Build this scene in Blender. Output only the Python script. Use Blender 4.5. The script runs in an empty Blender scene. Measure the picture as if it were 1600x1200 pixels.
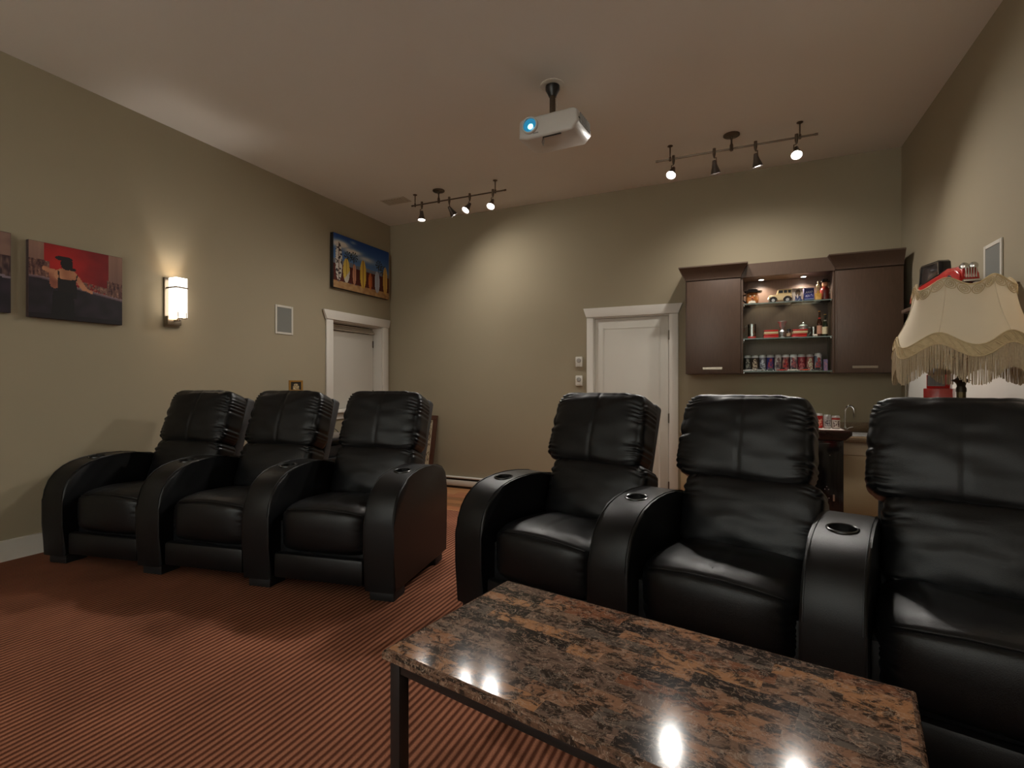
import bpy, bmesh, math, random
from mathutils import Vector, Matrix, noise
random.seed(7)
S = bpy.context.scene
COL = S.collection
PI = math.pi
R = math.radians

# ------------------------------------------------------------------ camera
cam_d = bpy.data.cameras.new('camera')
cam = bpy.data.objects.new('camera', cam_d)
COL.objects.link(cam)
S.camera = cam
cam_d.sensor_width = 36.0
cam_d.lens = 36.0 * 790.0 / 1600.0
cam_d.shift_y = -2.0 / 1600.0
cam_d.clip_start = 0.02
cam.location = (0, 0, 1.14)
cam.rotation_euler = (R(90), 0, math.atan(353 / 790.0))

# ------------------------------------------------------------------ world, exposure
W = bpy.data.worlds.new('world')
S.world = W
W.use_nodes = True
W.node_tree.nodes['Background'].inputs[0].default_value = (0.5, 0.45, 0.4, 1)
W.node_tree.nodes['Background'].inputs[1].default_value = 0.0
S.view_settings.view_transform = 'Standard'
S.view_settings.look = 'None'
S.view_settings.gamma = 1.0
S.view_settings.use_curve_mapping = False
S.view_settings.exposure = 0.85
S.cycles.use_denoising = True
S.cycles.max_bounces = 8
S.cycles.diffuse_bounces = 5
S.cycles.transparent_max_bounces = 16
S.cycles.caustics_reflective = False
S.cycles.caustics_refractive = False
S.cycles.sample_clamp_indirect = 3.0

SPOT_W = 42.0        # one halogen head of the ceiling tracks
SCONCE_W = 4.5       # bulb of a wall sconce
SCONCE_GLASS = 2.3   # glow of a sconce's glass
PROJ_W = 380.0        # the projector's beam
PUCK_W = 13.0
WARM = (1.0, 0.95, 0.88)
FILL_W = 120.0      # heads of the unseen fill track added at the front of the room

# room: carpet level z = 0, rear hardwood floor lower
XL, XR, YB, YF = -4.28, 1.335, 5.55, -2.4
ZC, ZF = 3.25, -0.18
STEP_Y = 3.93


# ------------------------------------------------------------------ materials
def lin(c):
    return tuple((v / 12.92) if v <= 0.04045 else ((v + 0.055) / 1.055) ** 2.4 for v in c)


def rgb(r, g, b):
    return lin((r / 255.0, g / 255.0, b / 255.0))


MATS = {}


def mat(name, color, rough=0.5, metal=0.0, spec=0.5, var=0.0, vscale=30.0, bump=0.0, bscale=200.0,
        emit=None, estr=0.0, stretch=None, coat=0.0):
    if name in MATS:
        return MATS[name]
    m = bpy.data.materials.new(name)
    m.use_nodes = True
    nt = m.node_tree
    b = nt.nodes['Principled BSDF']
    b.inputs['Base Color'].default_value = (*color, 1)
    b.inputs['Roughness'].default_value = rough
    b.inputs['Metallic'].default_value = metal
    b.inputs['Specular IOR Level'].default_value = spec
    b.inputs['Coat Weight'].default_value = coat
    if emit:
        b.inputs['Emission Color'].default_value = (*emit, 1)
        b.inputs['Emission Strength'].default_value = estr
    if var or bump:
        tc = nt.nodes.new('ShaderNodeTexCoord')
        src = tc.outputs['Object']
        if stretch:
            mp = nt.nodes.new('ShaderNodeMapping')
            mp.inputs['Scale'].default_value = stretch
            nt.links.new(src, mp.inputs['Vector'])
            src = mp.outputs['Vector']
    if var:
        n = nt.nodes.new('ShaderNodeTexNoise')
        n.inputs['Scale'].default_value = vscale
        n.inputs['Detail'].default_value = 4
        nt.links.new(src, n.inputs['Vector'])
        mx = nt.nodes.new('ShaderNodeMix')
        mx.data_type = 'RGBA'
        mx.inputs['A'].default_value = (*[c * (1 - var) for c in color], 1)
        mx.inputs['B'].default_value = (*[min(1, c * (1 + var)) for c in color], 1)
        nt.links.new(n.outputs['Fac'], mx.inputs['Factor'])
        nt.links.new(mx.outputs['Result'], b.inputs['Base Color'])
    if bump:
        n2 = nt.nodes.new('ShaderNodeTexNoise')
        n2.inputs['Scale'].default_value = bscale
        n2.inputs['Detail'].default_value = 3
        nt.links.new(src, n2.inputs['Vector'])
        bp = nt.nodes.new('ShaderNodeBump')
        bp.inputs['Strength'].default_value = bump
        bp.inputs['Distance'].default_value = 0.002
        nt.links.new(n2.outputs['Fac'], bp.inputs['Height'])
        nt.links.new(bp.outputs['Normal'], b.inputs['Normal'])
    MATS[name] = m
    return m


def mat_print():
    """flat print: the drawing sits in the mesh's colour attribute"""
    if 'print' in MATS:
        return MATS['print']
    m = mat('print', (1, 1, 1), 0.6, spec=0.3)
    nt = m.node_tree
    a = nt.nodes.new('ShaderNodeAttribute')
    a.attribute_name = 'Col'
    nt.links.new(a.outputs['Color'], nt.nodes['Principled BSDF'].inputs['Base Color'])
    return m


def mat_glass(name, tint=(0.9, 0.95, 0.93), dens=0.12):
    if name in MATS:
        return MATS[name]
    m = bpy.data.materials.new(name)
    m.use_nodes = True
    nt = m.node_tree
    nt.nodes.remove(nt.nodes['Principled BSDF'])
    out = nt.nodes['Material Output']
    tr = nt.nodes.new('ShaderNodeBsdfTransparent')
    tr.inputs[0].default_value = (*tint, 1)
    gl = nt.nodes.new('ShaderNodeBsdfGlossy')
    gl.inputs['Roughness'].default_value = 0.04
    fr = nt.nodes.new('ShaderNodeFresnel')
    fr.inputs['IOR'].default_value = 1.5
    ad = nt.nodes.new('ShaderNodeMath')
    ad.operation = 'ADD'
    ad.use_clamp = True
    ad.inputs[1].default_value = dens
    nt.links.new(fr.outputs[0], ad.inputs[0])
    mx = nt.nodes.new('ShaderNodeMixShader')
    nt.links.new(ad.outputs[0], mx.inputs[0])
    nt.links.new(tr.outputs[0], mx.inputs[1])
    nt.links.new(gl.outputs[0], mx.inputs[2])
    nt.links.new(mx.outputs[0], out.inputs['Surface'])
    MATS[name] = m
    return m


def mat_carpet():
    m = mat('carpet', (0.2, 0.08, 0.04), 0.95, spec=0.1)
    nt = m.node_tree
    b = nt.nodes['Principled BSDF']
    tc = nt.nodes.new('ShaderNodeTexCoord')
    mp = nt.nodes.new('ShaderNodeMapping')
    mp.inputs['Rotation'].default_value = (0, 0, R(0.5))
    nt.links.new(tc.outputs['Object'], mp.inputs['Vector'])
    wv = nt.nodes.new('ShaderNodeTexWave')
    wv.bands_direction = 'X'
    wv.inputs['Scale'].default_value = 2 * PI / (20 * 0.0265)
    wv.inputs['Distortion'].default_value = 0.25
    wv.inputs['Detail'].default_value = 2
    wv.inputs['Detail Scale'].default_value = 3
    nt.links.new(mp.outputs['Vector'], wv.inputs['Vector'])
    cr = nt.nodes.new('ShaderNodeValToRGB')
    cr.color_ramp.elements[0].position = 0.12
    cr.color_ramp.elements[0].color = (0.085, 0.027, 0.013, 1)
    cr.color_ramp.elements[1].position = 0.8
    cr.color_ramp.elements[1].color = (0.29, 0.118, 0.068, 1)
    nt.links.new(wv.outputs['Fac'], cr.inputs[0])
    # trodden patches of the pile
    n = nt.nodes.new('ShaderNodeTexNoise')
    n.inputs['Scale'].default_value = 2.2
    n.inputs['Detail'].default_value = 3
    nt.links.new(mp.outputs['Vector'], n.inputs['Vector'])
    mr = nt.nodes.new('ShaderNodeMapRange')
    mr.inputs['From Min'].default_value = 0.3
    mr.inputs['From Max'].default_value = 0.7
    mr.inputs['To Min'].default_value = 0.8
    mr.inputs['To Max'].default_value = 1.2
    nt.links.new(n.outputs['Fac'], mr.inputs['Value'])
    n3 = nt.nodes.new('ShaderNodeTexNoise')
    n3.inputs['Scale'].default_value = 260
    nt.links.new(tc.outputs['Object'], n3.inputs['Vector'])
    mr3 = nt.nodes.new('ShaderNodeMapRange')
    mr3.inputs['From Min'].default_value = 0.3
    mr3.inputs['From Max'].default_value = 0.7
    mr3.inputs['To Min'].default_value = 0.75
    mr3.inputs['To Max'].default_value = 1.2
    nt.links.new(n3.outputs['Fac'], mr3.inputs['Value'])
    mm = nt.nodes.new('ShaderNodeMath')
    mm.operation = 'MULTIPLY'
    nt.links.new(mr.outputs[0], mm.inputs[0])
    nt.links.new(mr3.outputs[0], mm.inputs[1])
    vm = nt.nodes.new('ShaderNodeVectorMath')
    vm.operation = 'SCALE'
    nt.links.new(cr.outputs['Color'], vm.inputs[0])
    nt.links.new(mm.outputs[0], vm.inputs['Scale'])
    nt.links.new(vm.outputs[0], b.inputs['Base Color'])
    bp = nt.nodes.new('ShaderNodeBump')
    bp.inputs['Strength'].default_value = 0.8
    bp.inputs['Distance'].default_value = 0.006
    nt.links.new(wv.outputs['Fac'], bp.inputs['Height'])
    nt.links.new(bp.outputs['Normal'], b.inputs['Normal'])
    return m


def mat_marble():
    """patchwork faux-marble laminate: tone per patch in 'Col', veins from noise shifted per patch"""
    m = mat('marble_laminate', (0.2, 0.12, 0.08), 0.11, spec=0.09)
    nt = m.node_tree
    b = nt.nodes['Principled BSDF']
    a = nt.nodes.new('ShaderNodeAttribute')
    a.attribute_name = 'Col'
    sh = nt.nodes.new('ShaderNodeAttribute')
    sh.attribute_name = 'Shift'
    tc = nt.nodes.new('ShaderNodeTexCoord')
    av = nt.nodes.new('ShaderNodeVectorMath')
    nt.links.new(tc.outputs['Object'], av.inputs[0])
    nt.links.new(sh.outputs['Vector'], av.inputs[1])
    mp = nt.nodes.new('ShaderNodeMapping')
    mp.inputs['Scale'].default_value = (1.0, 1.35, 1.0)
    nt.links.new(av.outputs[0], mp.inputs['Vector'])

    def nz(scale, det, dist, rough=0.6):
        n = nt.nodes.new('ShaderNodeTexNoise')
        n.inputs['Scale'].default_value = scale
        n.inputs['Detail'].default_value = det
        n.inputs['Roughness'].default_value = rough
        n.inputs['Distortion'].default_value = dist
        nt.links.new(mp.outputs['Vector'], n.inputs['Vector'])
        return n

    def ramp(n, stops):
        r = nt.nodes.new('ShaderNodeValToRGB')
        e = r.color_ramp.elements
        e[0].position, e[0].color = stops[0][0], (*[stops[0][1]] * 3, 1)
        e[1].position, e[1].color = stops[1][0], (*[stops[1][1]] * 3, 1)
        for p_, v_ in stops[2:]:
            q = e.new(p_)
            q.color = (v_, v_, v_, 1)
        nt.links.new(n.outputs['Fac'], r.inputs[0])
        return r

    def mix(fac, A, Bc, mode='MIX'):
        x = nt.nodes.new('ShaderNodeMix')
        x.data_type = 'RGBA'
        x.blend_type = mode
        nt.links.new(fac, x.inputs['Factor'])
        for k, v in (('A', A), ('B', Bc)):
            if isinstance(v, tuple):
                x.inputs[k].default_value = (*v, 1)
            else:
                nt.links.new(v, x.inputs[k])
        return x.outputs['Result']

    dark = ramp(nz(21, 13, 0.6, 0.74), [(0.475, 0.0), (0.545, 0.95)])
    pale = ramp(nz(30, 13, 0.9, 0.76), [(0.53, 0.0), (0.61, 0.75)])
    vein = ramp(nz(16, 8, 1.6), [(0.488, 0.0), (0.5, 0.6), (0.512, 0.0)])
    c1 = mix(dark.outputs[0], a.outputs['Color'], (0.024, 0.017, 0.014))
    c2 = mix(pale.outputs[0], c1, (0.27, 0.165, 0.115))
    c3 = mix(vein.outputs[0], c2, (0.42, 0.32, 0.25))
    nt.links.new(c3, b.inputs['Base Color'])
    return m


M_WALL = mat('wall_paint', rgb(149, 138, 116), 0.85, spec=0.2, var=0.03, vscale=3, bump=0.10, bscale=500)
M_CEIL = mat('ceiling_paint', rgb(214, 210, 203), 0.9, spec=0.1, var=0.02, vscale=2, bump=0.15, bscale=300)
M_TRIM = mat('white_trim_paint', rgb(208, 203, 194), 0.45, spec=0.4, var=0.015, vscale=5)
M_DOORP = mat('door_paint', rgb(196, 192, 182), 0.5, spec=0.4, var=0.015, vscale=5)
M_WOOD = mat('espresso_wood', rgb(76, 58, 46), 0.42, spec=0.4, var=0.25, vscale=14, stretch=(9, 9, 0.9), bump=0.1, bscale=60)
M_LEATH = mat('black_leather', (0.0036, 0.0038, 0.0044), 0.36, spec=0.30, var=0.12, vscale=9, bump=0.35, bscale=420)
M_LEATH2 = mat('black_leather_back', (0.02, 0.019, 0.019), 0.55, spec=0.4, var=0.1, vscale=9, bump=0.2, bscale=420)
M_BLACK = mat('black_plastic', (0.008, 0.008, 0.009), 0.5, spec=0.4, var=0.1)
M_BLKMET = mat('black_metal', (0.012, 0.011, 0.011), 0.38, spec=0.5, var=0.1)
M_NICK = mat('brushed_nickel', rgb(150, 140, 126), 0.34, metal=1.0, var=0.08, vscale=60)
M_BRONZE = mat('dark_nickel', rgb(96, 84, 72), 0.36, metal=0.85, var=0.1, vscale=60)
M_CHROME = mat('chrome', rgb(215, 215, 215), 0.12, metal=1.0, var=0.02)
M_SILVER = mat('silver_metal', rgb(180, 178, 176), 0.38, metal=0.7, var=0.06)
M_WHITE = mat('white_plastic', rgb(205, 200, 190), 0.5, var=0.02)
M_GREYG = mat('speaker_cloth', rgb(118, 118, 112), 0.9, spec=0.1, var=0.1, vscale=400, bump=0.3, bscale=900)
M_SPKF = mat('speaker_frame_paint', rgb(190, 184, 172), 0.6, var=0.02)
M_RED = mat('red_enamel', rgb(168, 24, 20), 0.25, spec=0.6, var=0.08, vscale=20, coat=0.3)
M_GOLD = mat('gilt', rgb(170, 128, 66), 0.35, metal=0.8, var=0.1)
M_GLASS = mat_glass('clear_glass')
M_SHELFG = mat_glass('shelf_glass', (0.80, 0.90, 0.86), 0.10)
M_LENS = mat('halogen_lens', (1, 1, 1), 0.3, emit=(1.0, 0.95, 0.88), estr=14)


# ------------------------------------------------------------------ mesh helpers
def box(bm, x0, x1, y0, y1, z0, z1, bev=0.0, seg=2, M=None):
    r = bmesh.ops.create_cube(bm, size=1.0)
    vs = r['verts']
    for v in vs:
        v.co = Vector((x0 + (v.co.x + .5) * (x1 - x0), y0 + (v.co.y + .5) * (y1 - y0), z0 + (v.co.z + .5) * (z1 - z0)))
    if bev:
        es = list({e for v in vs for e in v.link_edges})
        rr = bmesh.ops.bevel(bm, geom=es, offset=bev, segments=seg, affect='EDGES', profile=0.5)
        vs = list({v for f in rr['faces'] for v in f.verts} | {v for v in vs if v.is_valid})
    if M:
        bmesh.ops.transform(bm, matrix=M, verts=[v for v in vs if v.is_valid])
    return vs


def lathe(bm, prof, n=20, M=None, cap=True, fr=None):
    """prof: (r, z) list, turned about z; fr(theta) scales the radius"""
    rings = []
    for r, z in prof:
        ring = []
        for i in range(n):
            t = 2 * PI * i / n
            k = r * (fr(t) if fr else 1.0)
            ring.append(bm.verts.new((k * math.cos(t), k * math.sin(t), z)))
        rings.append(ring)
    for a, b in zip(rings, rings[1:]):
        for i in range(n):
            bm.faces.new((a[i], a[(i + 1) % n], b[(i + 1) % n], b[i]))
    if cap:
        bm.faces.new(rings[0][::-1])
        bm.faces.new(rings[-1])
    vs = [v for q in rings for v in q]
    if M:
        bmesh.ops.transform(bm, matrix=M, verts=vs)
    return vs


def tube(bm, pts, r, n=8, closed=False, cap=True):
    pts = [Vector(p) for p in pts]
    rings = []
    N = len(pts)
    up = Vector((0, 0, 1))
    last = None
    for i, p in enumerate(pts):
        if closed:
            d = pts[(i + 1) % N] - pts[i - 1]
        else:
            d = pts[min(i + 1, N - 1)] - pts[max(i - 1, 0)]
        d = d.normalized() if d.length > 1e-9 else Vector((0, 0, 1))
        if last is None:
            a = d.cross(up)
            if a.length < 1e-3:
                a = d.cross(Vector((1, 0, 0)))
        else:
            a = last - d * last.dot(d)
        a.normalize()
        last = a
        b = d.cross(a)
        rad = r[i] if isinstance(r, (list, tuple)) else r
        rings.append([bm.verts.new(p + a * rad * math.cos(2 * PI * k / n) + b * rad * math.sin(2 * PI * k / n)) for k in range(n)])
    m = N if closed else N - 1
    for i in range(m):
        A, B = rings[i], rings[(i + 1) % N]
        for k in range(n):
            bm.faces.new((A[k], A[(k + 1) % n], B[(k + 1) % n], B[k]))
    if cap and not closed:
        bm.faces.new(rings[0][::-1])
        bm.faces.new(rings[-1])
    return [v for q in rings for v in q]


def prism(bm, pts, a, b, axis='x', bev=0.0, seg=2):
    """extrude a 2-D outline; axis x: pts=(y,z); axis y: pts=(x,z); axis z: pts=(x,y)"""
    def P(p, t):
        return {'x': (t, p[0], p[1]), 'y': (p[0], t, p[1]), 'z': (p[0], p[1], t)}[axis]
    A = [bm.verts.new(P(p, a)) for p in pts]
    B = [bm.verts.new(P(p, b)) for p in pts]
    fa = bm.faces.new(A)
    fb = bm.faces.new(B[::-1])
    n = len(pts)
    for i in range(n):
        bm.faces.new((A[i], B[i], B[(i + 1) % n], A[(i + 1) % n]))
    vs = A + B
    if bev:
        es = list(set(fa.edges) | set(fb.edges))
        rr = bmesh.ops.bevel(bm, geom=es, offset=bev, segments=seg, affect='EDGES', profile=0.5)
        vs = list({v for f in rr['faces'] for v in f.verts} | {v for v in vs if v.is_valid})
    return vs


def done(name, bm, m, parent=None, smooth=True, ang=35, loc=None, rot=None):
    bmesh.ops.recalc_face_normals(bm, faces=bm.faces)
    me = bpy.data.meshes.new(name)
    bm.to_mesh(me)
    bm.free()
    if smooth:
        me.shade_smooth()
        me.set_sharp_from_angle(angle=R(ang))
    me.materials.append(m)
    o = bpy.data.objects.new(name, me)
    COL.objects.link(o)
    if parent:
        o.parent = parent
    if loc:
        o.location = loc
    if rot:
        o.rotation_euler = rot
    return o


def NB():
    return bmesh.new()


def tag(o, label=None, cat=None, group=None, kind=None):
    if label:
        o['label'] = label
    if cat:
        o['category'] = cat
    if group:
        o['group'] = group
    if kind:
        o['kind'] = kind
    return o


def thing(name, label, cat, loc=(0, 0, 0), rotz=0.0, group=None, kind=None):
    o = bpy.data.objects.new(name, None)
    o.empty_display_size = 0.05
    COL.objects.link(o)
    o.location = loc
    o.rotation_euler = (0, 0, rotz)
    return tag(o, label, cat, group, kind)


def copy_tree(o, parent=None):
    c = o.copy()
    COL.objects.link(c)
    c.parent = parent
    for ch in list(o.children):
        copy_tree(ch, c)
    return c


def bx(name, parent, m, x0, x1, y0, y1, z0, z1, bev=0.0, **k):
    bm = NB()
    box(bm, x0, x1, y0, y1, z0, z1, bev)
    return done(name, bm, m, parent, **k)


def print_mesh(name, w, h, nx, ny, func, parent, loc, rot=None, m=None):
    """a flat print facing -y, lower left corner at loc; func(u, v) -> sRGB 0..255"""
    vs, fs = [], []
    for j in range(ny + 1):
        for i in range(nx + 1):
            vs.append((w * i / nx, 0, h * j / ny))
    for j in range(ny):
        for i in range(nx):
            a = j * (nx + 1) + i
            fs.append((a, a + 1, a + nx + 2, a + nx + 1))
    me = bpy.data.meshes.new(name)
    me.from_pydata(vs, [], fs)
    at = me.color_attributes.new('Col', 'FLOAT_COLOR', 'CORNER')
    k = 0
    for j in range(ny):
        for i in range(nx):
            c = rgb(*func((i + .5) / nx, (j + .5) / ny))
            for _ in range(4):
                at.data[k].color = (*c, 1)
                k += 1
    me.materials.append(m or mat_print())
    o = bpy.data.objects.new(name, me)
    COL.objects.link(o)
    o.parent = parent
    o.location = loc
    if rot:
        o.rotation_euler = rot
    return o


def aim(v):
    """rotation matrix turning local -z to direction v"""
    return Vector(v).normalized().to_track_quat('-Z', 'Y').to_matrix().to_4x4()


def T3(x, y, z):
    return Matrix.Translation((x, y, z))


def light(name, kind, loc, energy, color, parent=None, direction=None, size=0.03, angle=None, blend=0.5):
    d = bpy.data.lights.new(name, kind)
    d.energy = energy
    d.color = color
    d.shadow_soft_size = size
    if kind == 'SPOT':
        d.spot_size = R(angle)
        d.spot_blend = blend
    o = bpy.data.objects.new(name, d)
    COL.objects.link(o)
    o.location = loc
    if direction:
        o.rotation_euler = Vector(direction).to_track_quat('-Z', 'Y').to_euler()
    if parent:
        o.parent = parent
    return o


def smooth01(a, b, x):
    t = max(0.0, min(1.0, (x - a) / (b - a)))
    return t * t * (3 - 2 * t)


# ================================================================== the room
def struct(name, boxes, m, label, bev=0):
    bm = NB()
    for b_ in boxes:
        box(bm, *b_, bev)
    o = done(name, bm, m, None, smooth=bool(bev))
    return tag(o, label, None, None, 'structure')


TH = 0.22
# window opening in the left wall, door opening in the back wall
WY0, WY1, WZ0, WZ1 = 4.485, 5.385, 0.815, 1.868
DX0, DX1, DZ1 = -1.478, -0.655, 1.868

# carpeted platform
bm = NB()
prism(bm, [(YF, ZF), (STEP_Y, ZF), (STEP_Y, -0.02), (STEP_Y - 0.006, -0.006), (STEP_Y - 0.02, 0), (YF, 0)], XL, XR, 'x')
tag(done('floor', bm, mat_carpet()), 'ribbed rust brown carpet over the raised floor', None, None, 'structure')

# rear hardwood floor and its planks
fl = struct('floor', [(XL, XR, STEP_Y, YB, ZF - 0.1, ZF - 0.012)], mat('subfloor', (0.05, 0.03, 0.02), 0.8, var=0.1),
            'hardwood floor of warm brown planks behind the seats')
plank_mats = [mat('oak_plank_%s' % n_, rgb(*c), 0.3, spec=0.5, var=0.18, vscale=12, stretch=(1, 14, 14))
              for n_, c in (('light', (170, 120, 78)), ('mid', (148, 100, 62)), ('red', (156, 98, 64)), ('brown', (128, 86, 54)))]
rw = (YB - STEP_Y) / 13
plank_me = {}
for j in range(13):
    x = XL - random.random() * 0.9
    while x < XR:
        x1 = x + 1.25
        a, b = max(x, XL), min(x1, XR)
        if b - a > 0.03:
            bm = NB()
            box(bm, a + .001, b - .001, STEP_Y + j * rw + .001, STEP_Y + (j + 1) * rw - .001, ZF - 0.012, ZF, 0.0015, 1)
            done('plank', bm, random.choice(plank_mats), fl, smooth=False)
        x = x1

struct('ceiling', [(XL - TH, XR + TH, YF - TH, YB + TH, ZC, ZC + 0.1)], M_CEIL, 'pale taupe flat painted ceiling')
struct('wall_back', [(XL - TH, DX0, YB, YB + TH, ZF - .1, ZC), (DX1, XR + TH, YB, YB + TH, ZF - .1, ZC), (DX0, DX1, YB, YB + TH, DZ1, ZC),
                     (DX0, DX1, YB + .12, YB + TH, ZF - .1, DZ1)],
       M_WALL, 'olive taupe painted wall with the white door')
struct('wall_left', [(XL - TH, XL, YF, WY0, ZF - .1, ZC), (XL - TH, XL, WY1, YB, ZF - .1, ZC),
                     (XL - TH, XL, WY0, WY1, WZ1, ZC), (XL - TH, XL, WY0, WY1, ZF - .1, WZ0)],
       M_WALL, 'olive taupe painted wall with sconce and canvases')
struct('wall_right', [(XR, XR + TH, YF, YB, ZF - .1, ZC)], M_WALL, 'olive taupe painted wall beside the fringed lamp')
struct('wall_front', [(XL - TH, XR + TH, YF - TH, YF, ZF - .1, ZC)], mat('screen_paint', rgb(225, 225, 222), .9, spec=.1, var=.01), 'white screen wall opposite the seats')

# baseboards
struct('baseboard_left', [(XL, XL + .015, YF, STEP_Y, 0, .122), (XL, XL + .015, STEP_Y, YB - .016, ZF, ZF + .122),
                          (XL, XL + .019, YF, STEP_Y, .122, .133)], M_TRIM, 'tall white painted baseboard along the sconce wall')
struct('baseboard_right', [(XR - .015, XR, YF, STEP_Y, 0, .13), (XR - .015, XR, STEP_Y, 4.92, ZF, ZF + .13)], M_TRIM,
       'white painted baseboard along the lamp wall')
struct('baseboard_back', [(XL, -3.56, YB - .015, YB, ZF, ZF + .13), (-1.72, -1.57, YB - .015, YB, ZF, ZF + .13)], M_TRIM,
       'white painted baseboard beside the white door')

# window with casing, deep reveal and white shutter panel (left wall)
win = thing('window_1', 'recessed white window with closed shutter panel and cased frame', None, (XL, 0, 0), R(90), None, 'structure')
cw = 0.105
for a, b in ((WY0 - cw, WY0), (WY1, WY1 + cw)):
    bx('casing', win, M_TRIM, a, b, -.02, -.0005, WZ0 + .002, WZ1, .002)
bm = NB()
prism(bm, [(WY0 - cw - .004, WZ1 + .001), (WY1 + cw + .004, WZ1 + .001), (WY1 + cw + .034, WZ1 + .105), (WY0 - cw - .05, WZ1 + .105)],
      -.03, -.0005, 'y', .002)
done('header', bm, M_TRIM, win)
bx('sill', win, M_TRIM, WY0 - cw - .03, WY1 + cw + .02, -.06, -.0005, WZ0 - .025, WZ0, .004)
bx('apron', win, M_TRIM, WY0 - cw, WY1 + cw, -.018, -.0005, WZ0 - .10, WZ0 - .026, .002)
rv = 0.17
bx('jamb', win, M_TRIM, WY0 + .0005, WY0 + .012, 0, rv, WZ0, WZ1 - .0005)
bx('jamb', win, M_TRIM, WY1 - .012, WY1 - .0005, 0, rv, WZ0, WZ1 - .0005)
bx('head_jamb', win, M_TRIM, WY0 + .013, WY1 - .013, 0, rv, WZ1 - .012, WZ1 - .0005)
bx('stool', win, M_TRIM, WY0 + .013, WY1 - .013, 0, rv, WZ0 + .0005, WZ0 + .012)
sp = bx('shutter_panel', win, M_DOORP, WY0 + .014, WY1 - .016, rv - .035, rv - .005, WZ0 + .014, WZ1 - .10, .003)
for k in range(3):
    bx('head_strip', win, M_DOORP, WY0 + .014, WY1 - .016, rv - .06 + k * .018, rv - .045 + k * .018, WZ1 - .095 + k * .026, WZ1 - .074 + k * .026, .002)
bx('hinge', sp, M_BRONZE, WY1 - .034, WY1 - .018, rv - .044, rv - .036, 1.60, 1.69, .002)
bx('hinge', sp, M_BRONZE, WY1 - .034, WY1 - .018, rv - .044, rv - .036, .95, 1.04, .002)

# door in the back wall
dr = thing('door_1', 'white cased interior door with dark hinges and flared header', None, (0, YB, 0), 0, None, 'structure')
for a, b in ((DX0 - .075, DX0), (DX1, DX1 + .085)):
    bx('casing', dr, M_TRIM, a, b, -.018, -.0005, ZF, DZ1 + .001, .002)
bm = NB()
prism(bm, [(DX0 - .078, DZ1 + .002), (DX1 + .088, DZ1 + .002), (DX1 + .128, DZ1 + .104), (DX0 - .112, DZ1 + .104)], -.028, -.0005, 'y', .002)
done('header', bm, M_TRIM, dr)
bx('door_stop', dr, M_TRIM, DX0 + .0005, DX0 + .012, 0, .06, ZF, DZ1 - .0005)
bx('door_stop', dr, M_TRIM, DX1 - .012, DX1 - .0005, 0, .06, ZF, DZ1 - .0005)
bx('door_stop', dr, M_TRIM, DX0 + .013, DX1 - .013, 0, .06, DZ1 - .012, DZ1 - .0005)
slab = bx('door_slab', dr, M_DOORP, DX0 + .014, DX1 - .016, .012, .052, ZF + .01, DZ1 - .016, .002)
# two tall recessed panels, outlined by beads
for a, b in ((DX0 + .10, DX1 - .10),):
    for z0, z1 in ((ZF + .2, .72), (.86, DZ1 - .12)):
        bm = NB()
        for (p0, p1, q0, q1) in ((a, a + .016, z0, z1), (b - .016, b, z0, z1), (a + .0165, b - .0165, z0, z0 + .016), (a + .0165, b - .0165, z1 - .016, z1)):
            box(bm, p0, p1, .0085, .0125, q0, q1, .0015, 1)
        done('panel_bead', bm, M_DOORP, slab)
for z in (1.60, 0.72, 0.0):
    bm = NB()
    box(bm, DX1 - .020, DX1 - .004, .002, .012, z, z + .09, .002, 1)
    lathe(bm, [(.006, z - .006), (.006, z + .096)], 10, T3(DX1 - .012, -.002, 0))
    done('hinge', bm, M_BRONZE, dr)
bm = NB()
lathe(bm, [(.026, 0), (.026, .006), (.01, .008), (.01, .035), (.024, .042), (.03, .055), (.024, .068), (0.004, .071)], 16,
      T3(DX0 + .07, .012, .74) @ Matrix.Rotation(R(90), 4, 'X'))
done('door_knob', bm, M_NICK, slab)


# wall frames: rotz for things hung on each wall (local -y faces the room)
def on_left(y, z):
    return (XL, y, z), R(90)


def on_back(x, z):
    return (x, YB, z), 0.0


def on_right(y, z):
    return (XR, y, z), R(-90)


# baseboard heater
l_, r_ = on_back(-2.64, ZF)
ht = thing('baseboard_heater', 'long low white electric baseboard heater under the bright wall', 'heater', l_, r_)
bx('casing', ht, M_TRIM, -.90, .90, -.055, -.0005, .03, .1, .004)
bx('top_cover', ht, M_TRIM, -.91, .91, -.06, -.0005, .126, .142, .004)
bx('outlet_slot', ht, M_BLACK, -.90, .90, -.045, -.0005, .1005, .1255)
bx('inlet_slot', ht, mat('heater_shadow_gap', (.03, .02, .015), .8, var=.1), -.90, .90, -.045, -.0005, .0, .0295)
bx('end_cap', ht, M_TRIM, -.925, -.911, -.062, -.0005, 0, .144, .003)
bx('end_cap', ht, M_TRIM, .911, .925, -.062, -.0005, 0, .144, .003)

# dial thermostats left of the door
for z, lab in ((1.376, 'white dial thermostat beside the door, upper of two'), (1.163, 'white rounded dimmer dial beside the door, lower of two')):
    l_, r_ = on_back(-1.642, z)
    t = thing('thermostat', lab, 'thermostat', l_, r_)
    bx('plate', t, M_WHITE, -.040, .040, -.026, -.0005, -.058, .058, .008)
    bm = NB()
    lathe(bm, [(.026, 0), (.026, .006), (.021, .012), (.012, .013)], 20, T3(0, -.0265, .014) @ Matrix.Rotation(R(90), 4, 'X'))
    done('dial', bm, mat('dial_grey', rgb(150, 146, 138), .5, var=.02), t)
    bx('slider', t, M_SPKF, -.022, .022, -.031, -.0265, -.045, -.036, .002)


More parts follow.
